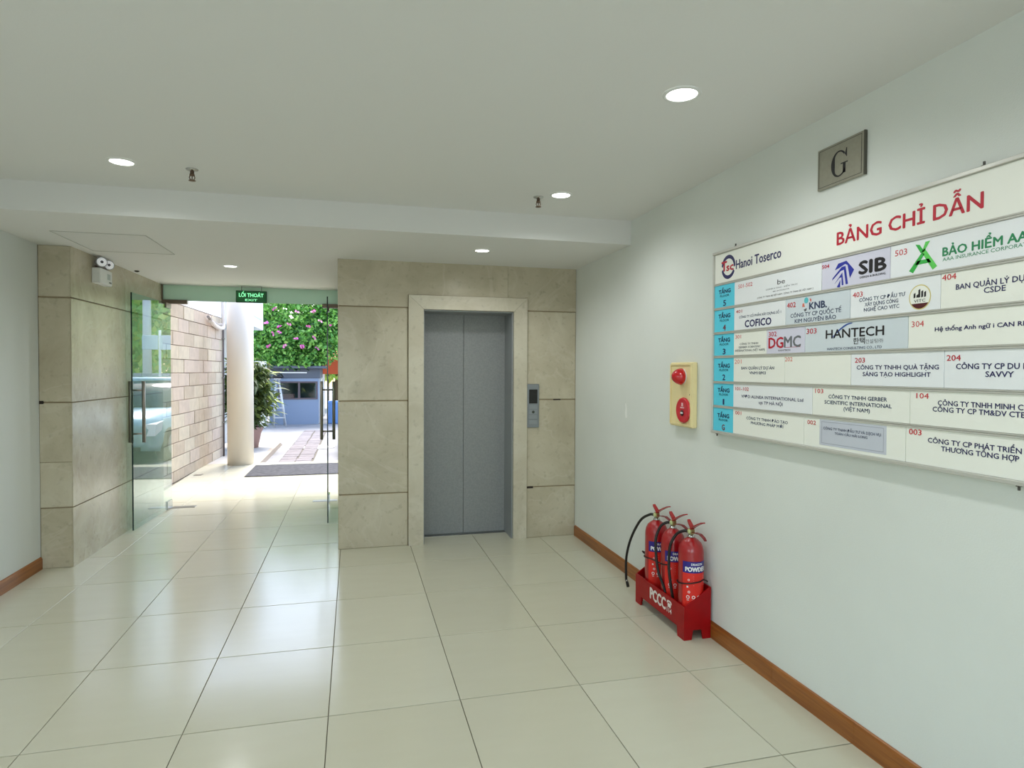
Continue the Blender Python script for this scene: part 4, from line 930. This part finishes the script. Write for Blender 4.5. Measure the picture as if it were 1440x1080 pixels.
ins = MB(); ins.box(-2.05, -1.7, KY + .5, KY + .9, .3, .80); lab(ins.build('inner_shelf', mat('shelf_pink', (214, 150, 152), .6), kb), 'pinkish shelf behind the pane')
MB().box(-2.22, -1.06, KY + .13, KY + 1.59, .05, .28).build('inner_counter', M_white, kb)
o = MB().lathe([(.12, 0), (.15, .12), (.10, .30), (.06, .36), (0, .38)], mw=Matrix.Translation((-1.2, KY + .45, .281)), n=16).build('sack', M_white); tag(o, 'white bundle seen through the right booth pane', 'bundle')
# flowering vines
hv = thing('flowering_hedge', 'dense green climbing hedge with pink flowers above the booth', 'hedge', (-1.6, KY + .6, 1.7))
rng = random.Random(21); q = MB()
for (cx_, cy_h, cz_h, rx, ry, rz, n_) in ((-2.0, KY + .5, 2.35, .95, .8, .72, 3600), (-1.1, KY + .4, 2.45, .85, .8, .70, 3600), (-1.6, KY + .9, 3.25, 1.3, 1.0, 1.0, 4200), (-2.8, KY + .9, 2.6, .8, .8, .9, 2200), (-.55, KY + .5, 2.75, .55, .6, .75, 2200), (-1.6, KY + .15, 1.86, 1.0, .5, .25, 1800), (-1.2, KY + 1.6, 4.3, 1.7, 1.2, 1.0, 3000), (-.2, KY + 1.2, 3.5, .8, .8, .9, 2200)):
    foliage(q, (cx_, cy_h, cz_h), (rx, ry, rz), n_, .15, [G1, G2, G1, G3, G2], rng, .5)
stuff(q.build('foliage', None, hv, recalc=False))
MB().tube([(-1.5, KY + 1.0, 1.69), (-1.6, KY + .9, 2.6), (-1.5, KY + 1.0, 3.6)], [.06, .05, .03], n=8).build('trunk', mat('bark', (110, 92, 70), .9), hv)
fm = []
for c_ in ((236, 118, 190), (244, 150, 200)):
    q = MB(); mm = mat('petal_%d' % c_[1], c_, .6)
    for k in range(9):
        a = 2 * PI * k / 9; d = Vector((math.cos(a), math.sin(a), rng.uniform(-.3, .6))); p = d * .012; u = d.normalized(); v = u.orthogonal()
        q.add([p, p + u * .04 + v * .026, p + u * .066, p + u * .04 - v * .026], [(0, 1, 2, 3)], mm)
    me = bpy.data.meshes.new('flower'); me.from_pydata(q.v, [], q.f); me.materials.append(mm); fm.append(me)
for (px, pz) in ((-2.38, 2.93), (-2.31, 2.25), (-2.02, 2.66), (-1.87, 2.26), (-1.38, 2.25), (-1.04, 2.52), (-.86, 3.02), (-1.52, 3.28), (-2.15, 3.35), (-1.05, 3.30), (-1.75, 2.9), (-2.02, 2.83), (-1.55, 2.48), (-.95, 2.2), (-1.2, 2.85), (-2.2, 2.62), (-.6, 2.9)):
    o = inst(fm[rng.randrange(2)], 'flower', (px, KY - .42, pz), hv, (rng.uniform(0, 1.2), rng.uniform(-.5, .5), rng.uniform(0, 6)));
# step ladder
ld_ = thing('step_ladder', 'white A-frame step ladder leaning open beside the booth', 'ladder', (-2.1, 14.2, -.1))
M_lad = mat('ladder_aluminium', (214, 216, 218), .4, .5)
for (xb, xt, yb) in ((-1.78, -2.0, 14.1), (-2.12, -2.08, 14.1)):
    MB().tube([(xb, yb, -.099), (xt, 14.35, 1.28)], .020, n=8).build('stile', M_lad, ld_)
for (xb, xt) in ((-2.22, -2.1), (-1.9, -2.02)):
    MB().tube([(xb, 14.75, -.099), (xt, 14.40, 1.28)], .018, n=8).build('stile', M_lad, ld_)
for k in range(4):
    z_ = .16 + k * .28; f_ = (z_ + .1) / 1.38
    MB().box(-2.12 + .04 * f_, -1.78 - .22 * f_, 14.08 + .25 * f_, 14.13 + .25 * f_, z_, z_ + .02).build('rung', M_lad, ld_)
MB().box(-2.14, -1.96, 14.30, 14.45, 1.281, 1.31).build('top_cap', M_lad, ld_)
o = MB().lathe([(.0, .0), (.15, .0), (.17, .05), (.12, .13), (0, .17)], mw=Matrix.Translation((-2.05, 14.37, 1.3105)), n=16).build('black_bag', M_black); tag(o, 'black bag resting on top of the step ladder', 'bag')

# street side to the right of the booth
M_or = mat('awning_orange', (226, 96, 52), .6)
aw = thing('orange_awning', 'orange awning on white posts right of the guard booth', 'awning', (0, 17.5, -.1))
MB().prism([(17.2, 1.92), (18.4, 2.20), (18.4, 2.24), (17.2, 1.96)], 'x', -.95, .9).build('canopy', M_or, aw)
MB().box(-.95, .9, 17.17, 17.195, 1.42, 1.96).build('valance', M_or, aw)
for x_ in (-.92, .87):
    MB().tube([(x_, 17.25, -.099), (x_, 17.25, 1.92)], .025, n=8).build('post', M_white, aw); MB().tube([(x_, 18.35, -.099), (x_, 18.35, 2.18)], .025, n=8).build('post', M_white, aw)
o = MB().lathe([(.22, 0), (.24, .04), (.22, .30), (.24, .34), (.22, .62), (.24, .66), (.20, .70), (0, .70)], mw=Matrix.Translation((-.42, 15.2, -.0995)), n=24).build('blue_drum', mat('drum_blue', (110, 150, 205), .5)); tag(o, 'blue drum standing in front of the orange awning', 'drum')
# ---- parked car (seen mirrored in the left glass door, its corner at the right door)
cr = thing('parked_car', 'pale blue hatchback parked outside, mirrored in the left glass door', 'car', (.78, 8.4, -.1))
M_car = mat('car_paint', (150, 186, 196), .2, .2, coat=1.0); M_cgl = mat('car_glass', (34, 52, 58), .06, coat=.5); M_tyre = mat('tyre', (26, 26, 28), .8); M_trim = mat('car_trim_dark', (40, 42, 46), .6)
cx_ = .80; gz0 = -.1
def loft(secs, m_, nm, par):
    """secs: list of (y, [(x,z) half profile left to right mirrored])"""
    q = MB(); vs = []; n_ = len(secs[0][1])
    for (y_, pf) in secs:
        for (x_, z_) in pf: vs.append((cx_ + x_, y_, gz0 + z_))
        for (x_, z_) in reversed(pf): vs.append((cx_ - x_, y_, gz0 + z_))
    m2 = 2 * n_; fs = [tuple(range(m2)), tuple(m2 * (len(secs) - 1) + k for k in range(m2 - 1, -1, -1))]
    for i in range(len(secs) - 1):
        for k in range(m2): fs.append((i * m2 + k, i * m2 + (k + 1) % m2, (i + 1) * m2 + (k + 1) % m2, (i + 1) * m2 + k))
    q.add(vs, fs, None, True); return q.build(nm, m_, par)
body = loft([(6.72, [(.55, .30), (.66, .40), (.66, .58), (.50, .66)]), (6.80, [(.70, .24), (.78, .38), (.76, .62), (.60, .76)]), (7.05, [(.80, .20), (.86, .38), (.84, .70), (.66, .86)]), (7.75, [(.82, .20), (.88, .40), (.86, .84), (.72, .95)]),
             (9.60, [(.82, .20), (.88, .40), (.87, .88), (.76, .97)]), (10.35, [(.80, .22), (.86, .40), (.84, .88), (.72, .98)]), (10.50, [(.72, .30), (.78, .42), (.76, .80), (.64, .90)])], M_car, 'body', cr)
loft([(7.72, [(.70, .945), (.69, .96), (.68, .97), (.60, .975)]), (8.35, [(.74, .955), (.68, 1.20), (.62, 1.42), (.50, 1.47)]), (9.50, [(.75, .96), (.69, 1.22), (.62, 1.44), (.50, 1.49)]), (10.25, [(.72, .97), (.66, 1.16), (.60, 1.34), (.50, 1.38)]), (10.40, [(.70, .96), (.64, 1.00), (.58, 1.03), (.50, 1.04)])], M_cgl, 'cabin_glass', cr)
loft([(8.30, [(.62, 1.425), (.62, 1.43), (.60, 1.45), (.48, 1.475)]), (9.50, [(.64, 1.445), (.64, 1.455), (.60, 1.475), (.48, 1.505)]), (10.28, [(.60, 1.345), (.60, 1.355), (.58, 1.37), (.48, 1.395)])], M_car, 'roof', cr)
for s_ in (-1, 1):
    MB().prism([(6.745, gz0 + .50), (6.80, gz0 + .70), (7.10, gz0 + .74), (7.02, gz0 + .58)], 'x', cx_ + s_ * .55, cx_ + s_ * .845).build('headlight', mat('headlight', (230, 236, 240), .1), cr)
    for y_ in (7.35, 9.85):
        mw = frame((cx_ + s_ * .70, y_, gz0 + .305), (0, s_, 0), (0, 0, 1))
        wl = MB().lathe([(.20, 0), (.30, .01), (.305, .05), (.305, .15), (.30, .19), (.20, .20)], mw=mw, n=28).build('wheel', M_tyre, cr)
        MB().lathe([(.19, .201), (.17, .206), (.05, .196), (0, .200)], mw=mw, n=16).build('hub', M_steel, wl)
    MB().box(cx_ + s_ * .94 - .06, cx_ + s_ * .94 + .06, 8.02, 8.10, gz0 + .93, gz0 + 1.05, bev=.01).build('mirror', M_car, cr)
MB().box(cx_ - .45, cx_ + .45, 6.712, 6.722, gz0 + .34, gz0 + .46).build('grille', M_trim, cr)
MB().box(cx_ - .24, cx_ + .24, 6.700, 6.711, gz0 + .47, gz0 + .57).build('number_plate', M_white, cr)
MB().box(cx_ - .62, cx_ + .62, 6.70, 6.715, gz0 + .24, gz0 + .31).build('bumper_lip', M_trim, cr)
# ---- boundary fence, hoarding, poles, trees across the street (mirrored in the left door)
fn = thing('corrugated_fence', 'grey upright-board fence across the street behind the car', 'fence', (5, 13.6, -.1))
M_fen = mat('fence_grey', (168, 176, 178), .6); me = None
MB().box(.9, 11.1, 13.66, 13.70, .5, .56).build('rail', M_fen, fn)
q = MB(); q.box(-.11, .11, -.02, .02, 0, 1.55, bev=.006); fme = bpy.data.meshes.new('fence_board'); fme.from_pydata(q.v, [], q.f); fme.materials.append(M_fen)
for k in range(42): inst(fme, 'fence_board', (1.0 + k * .24, 13.62, -.0995), fn)
sg = thing('street_sign', 'pale double-panel sign on a post above the fence across the street', 'sign', (2.4, 13.0, -.1))
for x_ in (2.34,): MB().tube([(x_, 13.0, -.0995), (x_, 13.0, 2.6)], .03, n=10).build('post', M_white, sg)
for x0, x1 in ((1.95, 2.32), (2.36, 2.76)): MB().box(x0, x1, 12.93, 12.955, 2.08, 2.46, bev=.01).build('sign_panel', mat('sign_pale', (206, 220, 224), .5), sg)
pl = thing('white_utility_pole', 'tall white utility pole across the street behind the fence', 'pole', (3.9, 16, -.1))
MB().tube([(3.9, 16, -.0995), (3.9, 16, 6.0)], [.14, .10], n=14).build('shaft', M_white, pl); MB().box(3.2, 4.6, 15.94, 16.06, 4.9, 5.0).build('crossarm', M_white, pl)
def tree(x_, y_, h_, r_, label, mats, seed):
    t = thing('street_tree', label, 'tree', (x_, y_, -.1)); rg = random.Random(seed)
    MB().tube([(x_, y_, -.0995), (x_ + .1, y_, h_ * .45), (x_, y_ + .1, h_ * .75)], [.16, .11, .05], n=10).build('trunk', mat('bark', (110, 92, 70), .9), t)
    q = MB()
    for k in range(7): foliage(q, (x_ + rg.uniform(-.5, .5) * r_, y_ + rg.uniform(-.4, .4) * r_, h_ * rg.uniform(.38, .9)), (r_ * .75, r_ * .75, r_ * .62), 1100, .34, mats, rg, .4)
    stuff(q.build('foliage', None, t, recalc=False))
for a_ in ((5.1, 18.8, 5.8, 2.2, 'broad bright street tree behind the white pole', [G2, G4, G2], 2), (11.8, 19.6, 5.6, 2.0, 'farthest right leafy tree across the street', [G1, G2, G4], 3), (-.6, 23.0, 4.6, 1.5, 'yellow-green tree behind the orange awning', [G4, G2, G4], 4), (-5.2, 21.0, 6.0, 2.6, 'leafy tree behind the white neighbouring building', [G1, G2, G3], 5)):
    tree(*a_)
